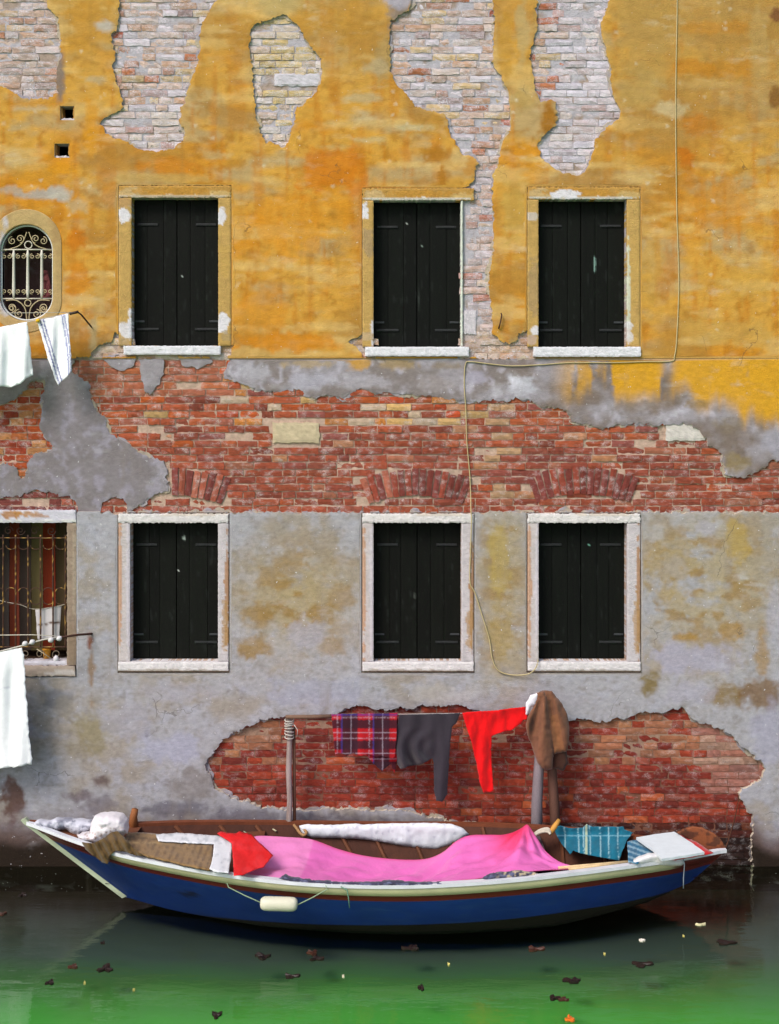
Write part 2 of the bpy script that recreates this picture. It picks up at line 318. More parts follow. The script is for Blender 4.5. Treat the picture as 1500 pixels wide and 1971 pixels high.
BR['l'] = [(394, 1473), (403, 1455), (420, 1438), (431, 1419), (456, 1405), (481, 1396), (507, 1384), (522, 1380), (555, 1377), (626, 1376), (643, 1373), (664, 1361), (689, 1357), (717, 1361), (745, 1368), (770, 1360), (793, 1363), (816, 1357), (849, 1357), (886, 1354), (905, 1363), (935, 1368), (1014, 1372), (1097, 1383), (1122, 1384), (1164, 1385), (1198, 1381), (1237, 1370), (1282, 1369), (1310, 1360), (1324, 1373), (1340, 1387), (1374, 1397), (1402, 1409), (1430, 1437), (1469, 1471), (1468, 1493), (1455, 1504), (1422, 1521), (1424, 1535), (1436, 1555), (1447, 1574), (1447, 1650), (1448, 1735), (940, 1735), (936, 1620), (930, 1592), (917, 1584), (892, 1585), (867, 1581), (857, 1575), (836, 1572), (806, 1566), (786, 1557), (725, 1558), (679, 1556), (633, 1556), (588, 1558), (542, 1555), (504, 1551), (466, 1539), (438, 1531), (413, 1515), (408, 1493), (399, 1482)]
ISL = {'i1': [(268, 692), (292, 686), (316, 694), (314, 720), (302, 748), (292, 761), (278, 752), (270, 720)],      # scraps of old render left on the bricks
       'i2': [(196, 688), (262, 686), (258, 704), (236, 716), (214, 704)],
       'i3': [(340, 686), (404, 686), (412, 696), (380, 710), (352, 704)]}
WIN = [  # opening u0,u1,v0,v1 ; outer frame u0,u1,v0,v1 ; row
    (254, 421, 381, 666, 229, 446, 357, 684, 0), (719, 887, 386, 668, 697, 914, 362, 687, 0), (1036, 1206, 384, 668, 1014, 1232, 360, 688, 0),
    (252, 421, 1006, 1272, 228, 443, 986, 1294, 1), (719, 888, 1006, 1272, 696, 913, 986, 1294, 1), (1036, 1206, 1006, 1272, 1013, 1233, 986, 1294, 1)]
LW = (-110, 131, 1005, 1273, -132, 149, 980, 1301)
PUT = [(117, 144, 205, 232), (106, 135, 277, 304)]
def rect(u0, u1, v0, v1): return [(u0, v0), (u1, v0), (u1, v1), (u0, v1)]
def oval(cu, hw, v0, v1, n=28):
    p = []
    for k in range(n + 1): a = math.pi * k / n; p.append((cu - hw * math.cos(a), v0 + hw - hw * math.sin(a)))
    for k in range(n + 1): a = math.pi * k / n; p.append((cu + hw * math.cos(a), v1 - hw * .9 + hw * .9 * math.sin(a)))
    return p
OVAL = oval(52, 51, 432, 618)
OVAL_OUT = oval(52, 68, 403, 640)
BRP = {k: rough_poly(p, 3.2, 2.7 if k in 'cbdeafgh' else 3.2, i) for i, (k, p) in enumerate(BR.items())}
ISP = {k: rough_poly(p, 5, 2.5, 40 + i) for i, (k, p) in enumerate(ISL.items())}
SCR = {k: shrink(p, 60 + i) for i, (k, p) in enumerate(BRP.items()) if k in ('a', 'b', 'c', 'd', 'e', 'm', 'm1', 'l')}
FR = [rect(w[4], w[5], w[6], w[7]) for w in WIN]
OP = [rect(w[0], w[1], w[2], w[3]) for w in WIN] + [rect(*LW[:4]), OVAL] + [rect(*p) for p in PUT]
YB = rough_poly([(UL, 689), (150, 689), (440, 688), (700, 689), (1036, 690), (1300, 691), (UR, 693)], 6, 1.0, 61)
YB = [p for p in YB if p[0] > UL + 2 and p[0] < UR - 2 and 670 < p[1] < 710]
YB = sorted(YB)[::2]
CB = 984
outer = rect(UL, UR, VT, VB)
polys = [outer] + list(BRP.values()) + list(SCR.values()) + list(ISP.values()) + FR + OP + [rect(*LW[4:]), OVAL_OUT]
polys.append(rect(UL, UR, 690, CB))
def grid_wall():
    r = np.random.RandomState(5); sp = 5.5
    gu, gv = np.meshgrid(np.arange(-30, 1531, sp), np.arange(-20, VB - 2, sp))
    gu = gu.ravel() + (r.rand(gu.size) - .5) * 3; gv = gv.ravel() + (r.rand(gv.size) - .5) * 3
    sp = 22; hu, hv = np.meshgrid(np.arange(UL + 8, UR - 5, sp), np.arange(VT + 8, VB - 5, sp)); hu = hu.ravel(); hv = hv.ravel()
    k = (hu < -34) | (hu > 1534) | (hv < -24); gu = np.concatenate([gu, hu[k]]); gv = np.concatenate([gv, hv[k]])
    keep = np.ones(len(gu), bool)
    for q in polys[1:]:
        a = np.array(q); bb = (gu > a[:, 0].min() - 4) & (gu < a[:, 0].max() + 4) & (gv > a[:, 1].min() - 4) & (gv < a[:, 1].max() + 4)
        idx = np.where(bb)[0]; keep[idx[edgedist(gu[idx], gv[idx], q) < 2.4]] = False
    keep &= ~((np.abs(gv - 690) < 2) | (np.abs(gv - CB) < 2))
    for q in OP:
        keep &= ~inpoly(gu, gv, q)
    return np.stack([gu[keep], gv[keep]], 1)
TV, TF = triangulate(polys, grid_wall())
TC = TV[TF].mean(1); tu, tv = TC[:, 0], TC[:, 1]
is_op = np.zeros(len(TF), bool)
for q in OP: is_op |= inpoly(tu, tv, q)
is_fr = np.zeros(len(TF), bool)
for q in FR + [rect(*LW[4:]), OVAL_OUT]: is_fr |= inpoly(tu, tv, q)
is_br = np.zeros(len(TF), bool)
for q in BRP.values(): is_br |= inpoly(tu, tv, q)
is_sc = np.zeros(len(TF), bool)
for k, q in SCR.items(): is_sc |= inpoly(tu, tv, BRP[k]) & ~inpoly(tu, tv, q)
for q in ISP.values(): is_br &= ~inpoly(tu, tv, q)

# ---- colours of the wall as numbers: each blob is (u, v, ru, rv, sRGB, strength)
def paint(c, u, v, blobs, sc=26, rag=.9, h0=1.12, h1=.62):
    nz = fbm(u / sc, v / sc, 21, 4) - .5; nz2 = fbm(u / 7, v / 7, 27, 3) - .5
    for (cu, cv, ru, rv, rgb, st) in blobs:
        d = np.hypot((u - cu) / ru, (v - cv) / rv) + nz * rag * 1.6 + nz2 * .5
        c = mix(c, lin(rgb), st * sst(h0, h1, d))
    return c
def col_yellow(u, v):
    c = np.tile(lin((214, 160, 68)), (len(u), 1))
    n1 = fbm(u / 150, v / 90, 1, 4); n2 = fbm(u / 60, v / 22, 4, 4); n3 = fbm(u / 20, v / 12, 8, 3); n4 = fbm(u / 14, v / 120, 12, 3)
    c = mix(c, lin((214, 142, 32)), .85 * sst(.48, .66, n1 * .62 + n2 * .38))
    c = mix(c, lin((188, 160, 112)), .9 * sst(.47, .64, fbm(u / 130 + 4, v / 60, 14, 4) * .6 + n2 * .4))
    c = mix(c, lin((168, 112, 30)), .55 * sst(.56, .74, n3))
    c = mix(c, lin((196, 120, 20)), .5 * sst(.54, .7, n4))
    c = mix(c, lin((190, 152, 84)), .6 * sst(260, -40, v) * sst(.3, .6, n2 + .1))
    c = mix(c, lin((176, 128, 56)), .7 * sst(.50, .66, fbm(u / 210 + 3, v / 120, 16, 3))); c = mix(c, lin((222, 186, 118)), .6 * sst(.55, .70, fbm(u / 120, v / 26 + 5, 18, 4)))
    c = mix(c, lin((178, 138, 74)), .55 * sst(1160, 1260, u) * sst(360, 200, v) * sst(.3, .55, n1 + .1))
    bl = [(170, 40, 50, 60, (196, 142, 52), .8), (116, 150, 9, 45, (132, 118, 112), .9), (200, 50, 18, 14, (190, 182, 172), .9), (185, 155, 26, 10, (196, 172, 130), .8),
          (770, 30, 26, 90, (150, 134, 124), .9), (775, 5, 36, 22, (176, 170, 184), .9), (740, 120, 24, 60, (176, 146, 92), .8), (720, 130, 30, 18, (186, 164, 124), .8), (690, 190, 55, 10, (196, 172, 126), .8),
          (795, 246, 50, 7, (206, 186, 140), .85), (545, 12, 45, 22, (190, 166, 110), .8), (640, 40, 90, 50, (190, 140, 56), .5), (710, 270, 40, 7, (200, 172, 112), .7), (640, 284, 36, 6, (198, 170, 110), .6),
          (975, 80, 14, 90, (200, 148, 56), .7), (1005, 70, 14, 80, (196, 170, 116), .7), (1010, 190, 22, 30, (184, 156, 96), .7), (990, 400, 24, 60, (196, 160, 80), .7), (1058, 226, 18, 30, (166, 110, 30), .95),
          (1250, 60, 80, 110, (186, 148, 80), .75), (1230, 180, 50, 40, (190, 156, 90), .7), (1290, 210, 44, 18, (204, 182, 138), .8), (1330, 130, 40, 18, (196, 128, 32), .7), (1420, 130, 60, 25, (192, 130, 38), .7), (1380, 55, 70, 14, (196, 132, 40), .6),
          (1340, 240, 30, 30, (196, 120, 24), .7), (1320, 300, 26, 24, (200, 112, 12), .8), (1460, 100, 20, 130, (188, 156, 96), .6), (1492, 185, 14, 24, (130, 84, 34), .8), (1492, 30, 10, 14, (120, 70, 44), .8), (1440, 265, 40, 10, (188, 150, 90), .6),
          (1400, 640, 110, 30, (200, 158, 80), .75), (1440, 540, 60, 40, (206, 160, 72), .5), (1390, 400, 80, 60, (208, 136, 28), .6), (1250, 520, 30, 80, (204, 158, 72), .6),
          (70, 376, 60, 9, (176, 168, 160), .85), (118, 374, 26, 13, (186, 178, 168), .9), (20, 366, 30, 8, (180, 170, 158), .7), (150, 398, 22, 14, (196, 172, 132), .7), (60, 330, 50, 22, (200, 146, 50), .5),
          (150, 460, 26, 26, (204, 120, 20), .85), (150, 540, 26, 36, (208, 128, 24), .7), (196, 560, 18, 40, (196, 160, 92), .6), (180, 650, 9, 34, (186, 164, 120), .8), (60, 200, 60, 8, (206, 140, 40), .6), (60, 210, 40, 6, (190, 176, 150), .5),
          (560, 440, 90, 60, (220, 148, 38), .6), (640, 330, 80, 50, (210, 120, 14), .7), (500, 600, 50, 60, (216, 140, 28), .5), (560, 660, 120, 20, (216, 136, 20), .8), (660, 520, 30, 80, (204, 146, 54), .5),
          (330, 320, 60, 16, (206, 130, 34), .8), (300, 345, 120, 10, (196, 160, 92), .7), (420, 300, 30, 12, (196, 170, 120), .6), (175, 250, 16, 60, (216, 148, 30), .7), (120, 325, 30, 12, (222, 150, 26), .7),
          (845, 300, 30, 22, (176, 116, 26), .8), (850, 340, 7, 40, (180, 120, 36), .9), (905, 320, 16, 26, (204, 140, 50), .7)]
    c = paint(c, u, v, bl)
    spk = vnoise(u / 3.4, v / 3.4, 77); c = mix(c, lin((226, 214, 190)), .55 * sst(.955, .99, spk))
    return c
def col_band(u, v):
    c = np.tile(lin((164, 157, 164)), (len(u), 1))
    n1 = fbm(u / 60, v / 40, 31, 4); n2 = fbm(u / 14, v / 18, 33, 4)
    c = mix(c, lin((136, 124, 120)), .8 * sst(.46, .62, n1)); c = mix(c, lin((196, 190, 204)), .8 * sst(.56, .72, n2))
    c = mix(c, lin((128, 112, 102)), .75 * sst(920, 1080, u) * sst(.35, .6, n1 + .05))
    c = mix(c, lin((136, 128, 132)), .8 * sst(330, 290, u) * sst(700, 760, v))
    c = mix(c, lin((170, 164, 182)), .45 * sst(330, 290, u) * sst(.54, .66, n2) * sst(740, 780, v))
    # yellow paint that has run down over the grey coat
    lower = 742 + 40 * (fbm(u / 40, u * 0, 41, 3) - .4) * 2 + 40 * sst(1290, 1480, u) + 24 * (fbm(u / 9, u * 0, 44, 3) - .5)
    ym = sst(1050, 1100, u) * sst(lower + 34, lower - 14, v) * sst(.30, .42, fbm(u / 12, v / 90, 46, 3) + .04 + .2 * sst(1290, 1320, u))
    ym = ym * (1 - .9 * np.exp(-((u - 1285) / 11.0) ** 2)) * (1 - .8 * np.exp(-((u - 1158) / 9.0) ** 2)) * (1 - .6 * sst(1180, 1060, u))
    c = mix(c, lin((226, 166, 34)), .95 * np.clip(ym, 0, 1))
    bl = [(1000, 742, 36, 26, (196, 194, 206), .95), (990, 735, 16, 14, (226, 224, 238), .9), (920, 725, 26, 14, (178, 172, 190), .8), (690, 696, 24, 16, (206, 152, 48), .9), (760, 700, 40, 16, (176, 150, 110), .8), (600, 700, 60, 8, (188, 160, 110), .6),
          (480, 715, 36, 20, (184, 180, 190), .8), (600, 735, 60, 16, (182, 178, 192), .8), (700, 735, 50, 14, (186, 180, 190), .7), (840, 740, 40, 18, (168, 158, 160), .7), (860, 705, 30, 8, (150, 132, 110), .7),
          (1420, 890, 30, 22, (146, 126, 92), .9), (1490, 850, 26, 30, (166, 162, 176), .7), (1400, 820, 30, 26, (140, 124, 104), .6), (1230, 785, 50, 14, (138, 122, 112), .6), (1340, 780, 30, 12, (150, 122, 80), .7),
          (180, 700, 40, 9, (178, 172, 178), .7), (30, 745, 40, 20, (160, 152, 160), .7)]
    return paint(c, u, v, bl, 18)
def col_cement(u, v):
    c = np.tile(lin((174, 172, 178)), (len(u), 1))
    n1 = fbm(u / 110, v / 80, 51, 4); n2 = fbm(u / 24, v / 16, 53, 4); n3 = fbm(u / 9, v / 7, 57, 3)
    c = mix(c, lin((164, 152, 138)), .75 * sst(.46, .64, n1)); c = mix(c, lin((180, 180, 194)), .6 * sst(.50, .70, n2))
    c = mix(c, lin((136, 128, 122)), .5 * sst(.56, .75, n3))
    OC, OC2 = (158, 126, 72), (170, 132, 66)
    och = np.exp(-(((u - 575) / 105) ** 2 + ((v - 1150) / 95) ** 2)) * 1.1 + 1.15 * np.exp(-(((u - 1345) / 130) ** 2 + ((v - 1120) / 125) ** 2)) + .8 * np.exp(-(((u - 963) / 46) ** 4 + ((v - 1140) / 190) ** 4))
    c = mix(c, lin((178, 158, 112)), .75 * np.clip(och, 0, 1) * sst(.30, .52, n2 * .6 + n1 * .4))
    c = mix(c, lin(OC), .85 * np.clip(och, 0, 1) * sst(.50, .60, fbm(u / 36, v / 20, 59, 5)))
    bl = [(500, 1180, 28, 22, OC, .7), (490, 1245, 34, 24, OC, .85), (560, 1085, 30, 36, (160, 136, 100), .7), (630, 1050, 30, 34, (158, 142, 118), .7), (655, 1150, 30, 24, OC, .5), (640, 1240, 26, 20, OC, .5), (590, 1215, 40, 30, (176, 172, 184), .7),
          (1330, 1265, 90, 34, (176, 172, 190), .85), (1250, 1312, 20, 28, (132, 112, 66), .9), (1390, 1335, 34, 26, (140, 114, 66), .85), (1460, 1330, 36, 38, (128, 98, 64), .85), (1465, 1260, 14, 50, (166, 132, 80), .7), (1490, 1180, 16, 80, (182, 180, 196), .6), (1320, 1225, 24, 10, OC2, .8), (1410, 1215, 30, 18, OC2, .7), (1420, 1040, 26, 50, (186, 156, 80), .7), (1360, 1015, 24, 16, (180, 176, 188), .7),
          (960, 1080, 24, 70, (182, 158, 92), .8), (960, 1220, 26, 60, (172, 148, 96), .7), (1330, 1330, 60, 24, (178, 174, 190), .6), (1290, 1090, 60, 60, (172, 146, 92), .5),
          (176, 1238, 5, 26, (126, 66, 34), .95), (178, 1290, 6, 60, (152, 122, 92), .8), (110, 1340, 34, 18, (126, 126, 134), .8), (130, 1360, 20, 26, (146, 138, 128), .6), (180, 1410, 40, 40, (150, 138, 104), .7), (150, 1440, 30, 30, (146, 132, 104), .6),
          (28, 1540, 22, 56, (104, 72, 60), .9), (195, 1500, 22, 12, (110, 92, 90), .85), (160, 1530, 34, 12, (108, 92, 98), .7), (190, 1545, 36, 20, (112, 102, 112), .6), (285, 1410, 4, 8, (110, 104, 120), .8),
          (250, 1380, 60, 40, (170, 168, 182), .6), (330, 1440, 60, 30, (176, 176, 198), .7), (370, 1510, 50, 34, (140, 132, 130), .75), (345, 1555, 70, 16, (108, 104, 116), .7), (600, 1330, 120, 26, (170, 170, 190), .6), (850, 1335, 80, 18, (186, 180, 178), .6), (1050, 1345, 80, 16, (178, 174, 182), .5), (1480, 1420, 40, 60, (170, 168, 190), .6), (650, 1580, 120, 18, (100, 92, 100), .8), (500, 1570, 90, 16, (110, 104, 116), .7),
          (205, 1070, 20, 70, (178, 176, 184), .6), (330, 1330, 90, 18, (176, 172, 182), .6)]
    c = paint(c, u, v, bl, 20)
    # tide stains: the render is soaked and dark with weed towards the water
    n5 = 30 * (fbm(u / 50, u * 0 + 3, 63, 3) - .5) + 16 * (n2 - .5) - 24 * sst(1440, 1470, u)
    c = mix(c, lin((112, 98, 106)), .65 * sst(1535, 1600, v + n5)); c = mix(c, lin((88, 66, 56)), .8 * sst(1575, 1612, v + n5)); c = mix(c, lin((38, 28, 18)), .97 * sst(1606, 1630, v + n5 * .8))
    return c
def col_core(u, v): return np.tile(lin((206, 192, 176)), (len(u), 1)) * (.8 + .4 * fbm(u / 8, v / 8, 71, 2))[:, None]
def col_mortar(u, v):
    c = np.tile(lin((206, 176, 158)), (len(u), 1)) * (.7 + .5 * fbm(u / 8, v / 8, 79, 3))[:, None]; n1 = fbm(u / 30, v / 20, 81, 4)
    c = mix(c, lin((196, 190, 200)), sst(700, 600, v)); c = mix(c, lin((170, 140, 110)), .7 * sst(.5, .66, n1) * sst(700, 600, v))
    c = mix(c, lin((156, 124, 104)), .85 * sst(1300, 1350, v)); c = mix(c, lin((118, 66, 50)), .75 * sst(1440, 1520, v + 40 * (n1 - .5)))
    c = mix(c, lin((44, 28, 20)), .95 * sst(1600, 1632, v))
    return c
def layer(name, mask, yf, amp, colf, mat, parent, yback=-.02, sc=30, core=True):
    f = TF[mask]; used = np.unique(f); mp = -np.ones(len(TV), int); mp[used] = np.arange(len(used)); f2 = mp[f]
    u, v = TV[used, 0], TV[used, 1]
    y = (yf(u, v) if callable(yf) else yf) + amp * 2 * (fbm(u / sc, v / sc, 91, 4) - .5)
    e = {}
    for t in f2:
        for a, b_ in ((t[0], t[1]), (t[1], t[2]), (t[2], t[0])): e[(a, b_)] = 1
    bd = [k for k in e if (k[1], k[0]) not in e]
    bi = np.unique(np.array(bd).ravel()); y[bi] -= np.where((np.abs(v[bi] - 690) < 1.5) & (u[bi] > 1280), 0, .003)
    V = np.stack([WX(u), -y, WZ(v)], 1); C = colf(u, v); n0 = len(V)
    bm = -np.ones(n0, int); bm[bi] = np.arange(len(bi))
    Vt = V[bi]; Vk = V[bi].copy(); Vk[:, 1] = -yback; cc = col_core(u[bi], v[bi]) if core else C[bi]
    Fs = [(a, b_, n0 + len(bi) + bm[b_], n0 + len(bi) + bm[a]) for a, b_ in bd]
    Fs = [(n0 + bm[a], n0 + bm[b_], q, p) for (a, b_), (_, _, q, p) in zip(bd, Fs)]
    return mk(name, np.concatenate([V, Vt, Vk]), [tuple(int(i) for i in t) for t in f2] + [tuple(int(i) for i in t) for t in Fs], mat, parent, np.concatenate([C, cc, cc]))

house = empty('canal_house', (0, 0, 0), 'tall canal house with ochre upper wall, peeling render and dark shuttered windows', 'house')
solid = ~is_op
wall = layer('wall', solid, -.0070, .002, col_mortar, M_MORT, house, yback=-.12, sc=8, core=False)
pl = ~(is_op | is_fr | is_br)
layer('ochre_plaster', pl & (tv < 690), .026, .004, col_yellow, M_PLAST, house)
layer('grey_undercoat', pl & (tv >= 690) & (tv < CB), lambda u, v: .016 + .0095 * sst(1230, 1310, u), .0035, col_band, M_CEM, house)
layer('cement_render', pl & (tv >= CB), .042, .004, col_cement, M_CEM, house)
col_scr = lambda u, v: mix(np.tile(lin((196, 180, 160)), (len(u), 1)), lin((176, 168, 178)), sst(.4, .6, fbm(u / 20, v / 20, 73, 3))) * (.8 + .4 * fbm(u / 7, v / 7, 75, 3))[:, None]
sc_ = is_sc & ~is_op & ~is_fr
layer('scratch_coat', sc_ & (tv < 690), .010, .003, col_scr, M_CEM, house, sc=10)['kind'] = 'stuff'
layer('scratch_coat', sc_ & (tv >= 690), .009, .004, lambda u, v: col_scr(u, v) * np.where(v > 1590, .3, .85)[:, None], M_CEM, house, sc=10)['kind'] = 'stuff'
x0, x1, zt = WX(UL), WX(UR), WZ(VT)
mk('house_body', [(x0, .62, -.4), (x1, .62, -.4), (x1, 6, -.4), (x0, 6, -.4), (x0, .62, zt), (x1, .62, zt), (x1, 6, zt), (x0, 6, zt)],
   [(0, 1, 5, 4), (1, 2, 6, 5), (2, 3, 7, 6), (3, 0, 4, 7), (4, 5, 6, 7)], M_CEM, house, lin((60, 50, 44)))
mk('house_flank', [(x0, .02, -.4), (x0, .62, -.4), (x0, .62, zt), (x0, .02, zt), (x1, .02, -.4), (x1, .62, -.4), (x1, .62, zt), (x1, .02, zt)], [(0, 1, 2, 3), (4, 7, 6, 5), (3, 2, 6, 7)], M_CEM, house, lin((150, 130, 100)))

# ------------------------------------------------------------------ bricks
ARCH = [(337, 1203), (800, 1203), (1123, 1200)]
STONES = [(525, 615, 813, 852), (1282, 1358, 816, 848), (528, 616, 141, 165), (893, 917, 597, 643)]
allow = list(BRP.items())
PAL_MID = [((160, 74, 48), 5), ((172, 82, 52), 5), ((148, 74, 56), 4), ((180, 90, 54), 3), ((138, 66, 50), 2), ((166, 96, 78), 2.5), ((144, 78, 72), 1.5), ((204, 168, 112), .55), ((190, 136, 104), 1.5), ((192, 90, 40), 1.4)]
PAL_UP = [((206, 178, 166), 5), ((214, 194, 188), 4), ((204, 164, 140), 4), ((210, 180, 140), 2.5), ((216, 204, 214), 4), ((190, 146, 128), 2), ((174, 150, 150), 1.5), ((176, 88, 56), .45), ((186, 118, 84), .8)]
PAL_LOW = [((146, 52, 34), 5), ((132, 46, 32), 5), ((158, 62, 38), 3), ((118, 44, 34), 3), ((172, 84, 48), 1), ((150, 76, 60), 1)]
def pick(pal):
    t = rnd.random() * sum(w for _, w in pal)
    for c, w in pal:
        t -= w
        if t <= 0: return np.array(c, float)
    return np.array(pal[0][0], float)
def brick_colour(u, v, key):
    if v < 690:
        c = pick(PAL_UP)
        if key == 'a': c = c * .6 + np.array((196, 164, 146)) * .4
        if key == 'c': c = c * .5 + np.array((222, 206, 186)) * .5 if rnd.random() < .65 else np.array((216, 188, 134.))
        if key == 'e' and (u > 1075 or v > 195): c = c * .35 + np.array((218, 210, 226)) * .65
        elif key == 'e' and rnd.random() < .25: c = np.array((186, 110, 76.))
        if key == 'b' and v > 215: c = c * .4 + np.array((222, 212, 222)) * .6
        if key == 'd' and v > 330: c = c * .55 + np.array((196, 172, 174)) * .45
        if v > 640: c = c * .6 + np.array((196, 160, 110)) * .4
        return c
    if v < 990:
        c = pick(PAL_MID)
        if v < 815 and u > 430 and u < 900 and rnd.random() < .45: c = np.array(rnd.choice([(196, 88, 40), (188, 74, 40), (216, 176, 112), (206, 184, 160), (204, 130, 60)]), float)
        if v < 760 and u < 440: c = c * .5 + np.array((196, 130, 100)) * .5
        if v > 860: c = c * .55 + np.array((146, 68, 54)) * .45
        if 945 < u < 985 and rnd.random() < .6: c = np.array((196, 158, 120.))
        c = c * .86 + np.array((160, 104, 84)) * .14
        if u < 120: c = np.array(rnd.choice([(172, 78, 40), (184, 104, 60), (150, 62, 40), (190, 130, 84)]), float) if v < 940 else np.array((124, 64, 58.))
        return c
    c = pick(PAL_LOW)
    if v < 1470 and (u > 1120 or u < 560) and rnd.random() < .6: c = c * .4 + np.array((176, 140, 104)) * .6
    if u > 1350 and v < 1530: c = c * .5 + np.array((180, 160, 150)) * .5
    if v > 1590: c = c * .55
    if v > 1612: c = c * .5
    return c
bricks = []
CH = 14.05
row = 0; v = -150.0
while v < 1690:
    if v > 1330 and v < 1345: v = 1345
    vc = v + CH / 2; u = UL + 20 - rnd.random() * 50
    while u < UR - 20:
        L = rnd.choice([52, 50, 48, 54, 46, 42, 27, 25, 30, 24]) * rnd.uniform(.94, 1.06)
        uc = u + L / 2
        su = np.array([u + L * t for t in (.04, .2, .35, .5, .65, .8, .96)] * 2); sv = np.array([v + 3] * 7 + [v + 11] * 7)
        hit = 0; key = None
        for k, q in allow:
            a = np.array(q)
            if u > a[:, 0].max() + 4 or u + L < a[:, 0].min() - 4 or v > a[:, 1].max() + 4 or v + CH < a[:, 1].min() - 4: continue
            ins = inpoly(su, sv, q).sum()
            if ins > hit: hit = ins; key = k
        if hit:
            cut = False
            for (a0, a1, b0, b1) in STONES:
                if uc > a0 - 2 and uc < a1 + 2 and vc > b0 - 3 and vc < b1 + 3: cut = True
            for w in WIN:
                if uc > w[0] - 14 and uc < w[1] + 14 and vc > w[2] - 6 and vc < w[3] + 4: cut = True
            for cu, cv in ARCH:
                rr = math.hypot(uc - cu, vc - cv); an = abs(math.atan2(uc - cu, cv - vc))
                if 250 < rr < 300 and an < .355: cut = True
            if not cut: bricks.append((u, u + L, v, v + CH, hit / 14.0 * L, key))
        u += L
    v += CH + rnd.uniform(-.15, .15); row += 1
order = sorted(range(len(bricks)), key=lambda i: -(bricks[i][4] + (0 if 0 < bricks[i][0] and bricks[i][1] < 1500 and bricks[i][2] > 0 and bricks[i][3] < 1580 else -60)))
solo = set(order[:300]); rest = []
for i, (a, b_, c, d, h, key) in enumerate(bricks):
    up = c < 690; low = c > 1300
    gap = 1.15 if not low else .9
    base = lin(brick_colour((a + b_) / 2, (c + d) / 2, key)) * rnd.uniform(.84, 1.18)
    off = rnd.gauss(0, .0035)
    if rnd.random() < .035 and not low: off -= .012
    yf = (.001 if up else .004) + off - (.002 if low else 0)
    amp = .0035 if up else .0028
    tilt = rnd.uniform(-.014, .014)
    V, F, C = slab(a + gap * rnd.uniform(.5, 1.2), b_ - gap * rnd.uniform(.4, 1.0), c + gap * rnd.uniform(.5, 1.3), d - gap * rnd.uniform(.5, 1.3), yf, -.05, 5, 2, amp, .004, i, None, 1.1 if up else .9, tilt)
    r = np.random.RandomState(i); C = np.tile(base, (len(V), 1)) * (.86 + .28 * r.rand(len(V), 1))
    bm_ = M_BRICKU if up else (M_BRICKL if low else M_BRICK)
    if i in solo: mk('brick', V, F, bm_, wall, C)
    else: rest.append((V, F, C, bm_))
for bm_ in (M_BRICKU, M_BRICK, M_BRICKL):
    V, F, C = join([q[:3] for q in rest if q[3] is bm_]); mk('brickwork', V, F, bm_, wall, C, kind='stuff')
for cu, cv in ARCH:
    nb = 15
    for k in range(nb):
        an = (k - (nb - 1) / 2) / nb * .74
        if cu == 337 and an < -.02: continue
        r0, r1 = 249 + rnd.uniform(-2, 2), 301 + rnd.uniform(-4, 3); w = 301 * .74 / nb * .405
        base = lin(pick([((146, 68, 52), 3), ((132, 66, 60), 3), ((160, 84, 64), 2), ((120, 56, 48), 2), ((172, 100, 80), 1)]))
        V, F, C = slab(cu - w, cu + w, cv - r1, cv - r0, .013 + rnd.gauss(0, .002), -.05, 2, 6, .003, .004, 5000 + k + cu, None, .8)
        X0, Z0 = WX(cu), WZ(cv); ca, sa = math.cos(an), math.sin(an)
        dx, dz = V[:, 0] - X0, V[:, 2] - Z0; wedge = 1 - .10 * (1 - (dz - 249 * S) / (52 * S)); dx = dx * wedge
        V[:, 0] = X0 + dx * ca + dz * sa; V[:, 2] = Z0 - dx * sa + dz * ca
        mk('arch_brick', V, F, M_BRICK, wall, base * rnd.uniform(.95, 1.25))
for k, (a, b_, c, d) in enumerate(STONES):
    cl = [(206, 188, 156), (214, 206, 200), (214, 208, 218), (214, 206, 214)][k]
    mk('stone_block', *slab(a, b_, c, d, .013 if k < 2 else .006, -.05, 14, 7, .0045, .004, 80 + k, lambda u, v, cl=cl: np.tile(lin(cl), (len(u), 1)) * (.82 + .36 * fbm(u / 6, v / 5, 83, 3))[:, None], 1.4)[:2], M_STONE, wall,
       slab(a, b_, c, d, .013, -.05, 14, 7, .0045, .004, 80 + k, lambda u, v, cl=cl: np.tile(lin(cl), (len(u), 1)) * (.82 + .36 * fbm(u / 6, v / 5, 83, 3))[:, None], 1.4)[2])

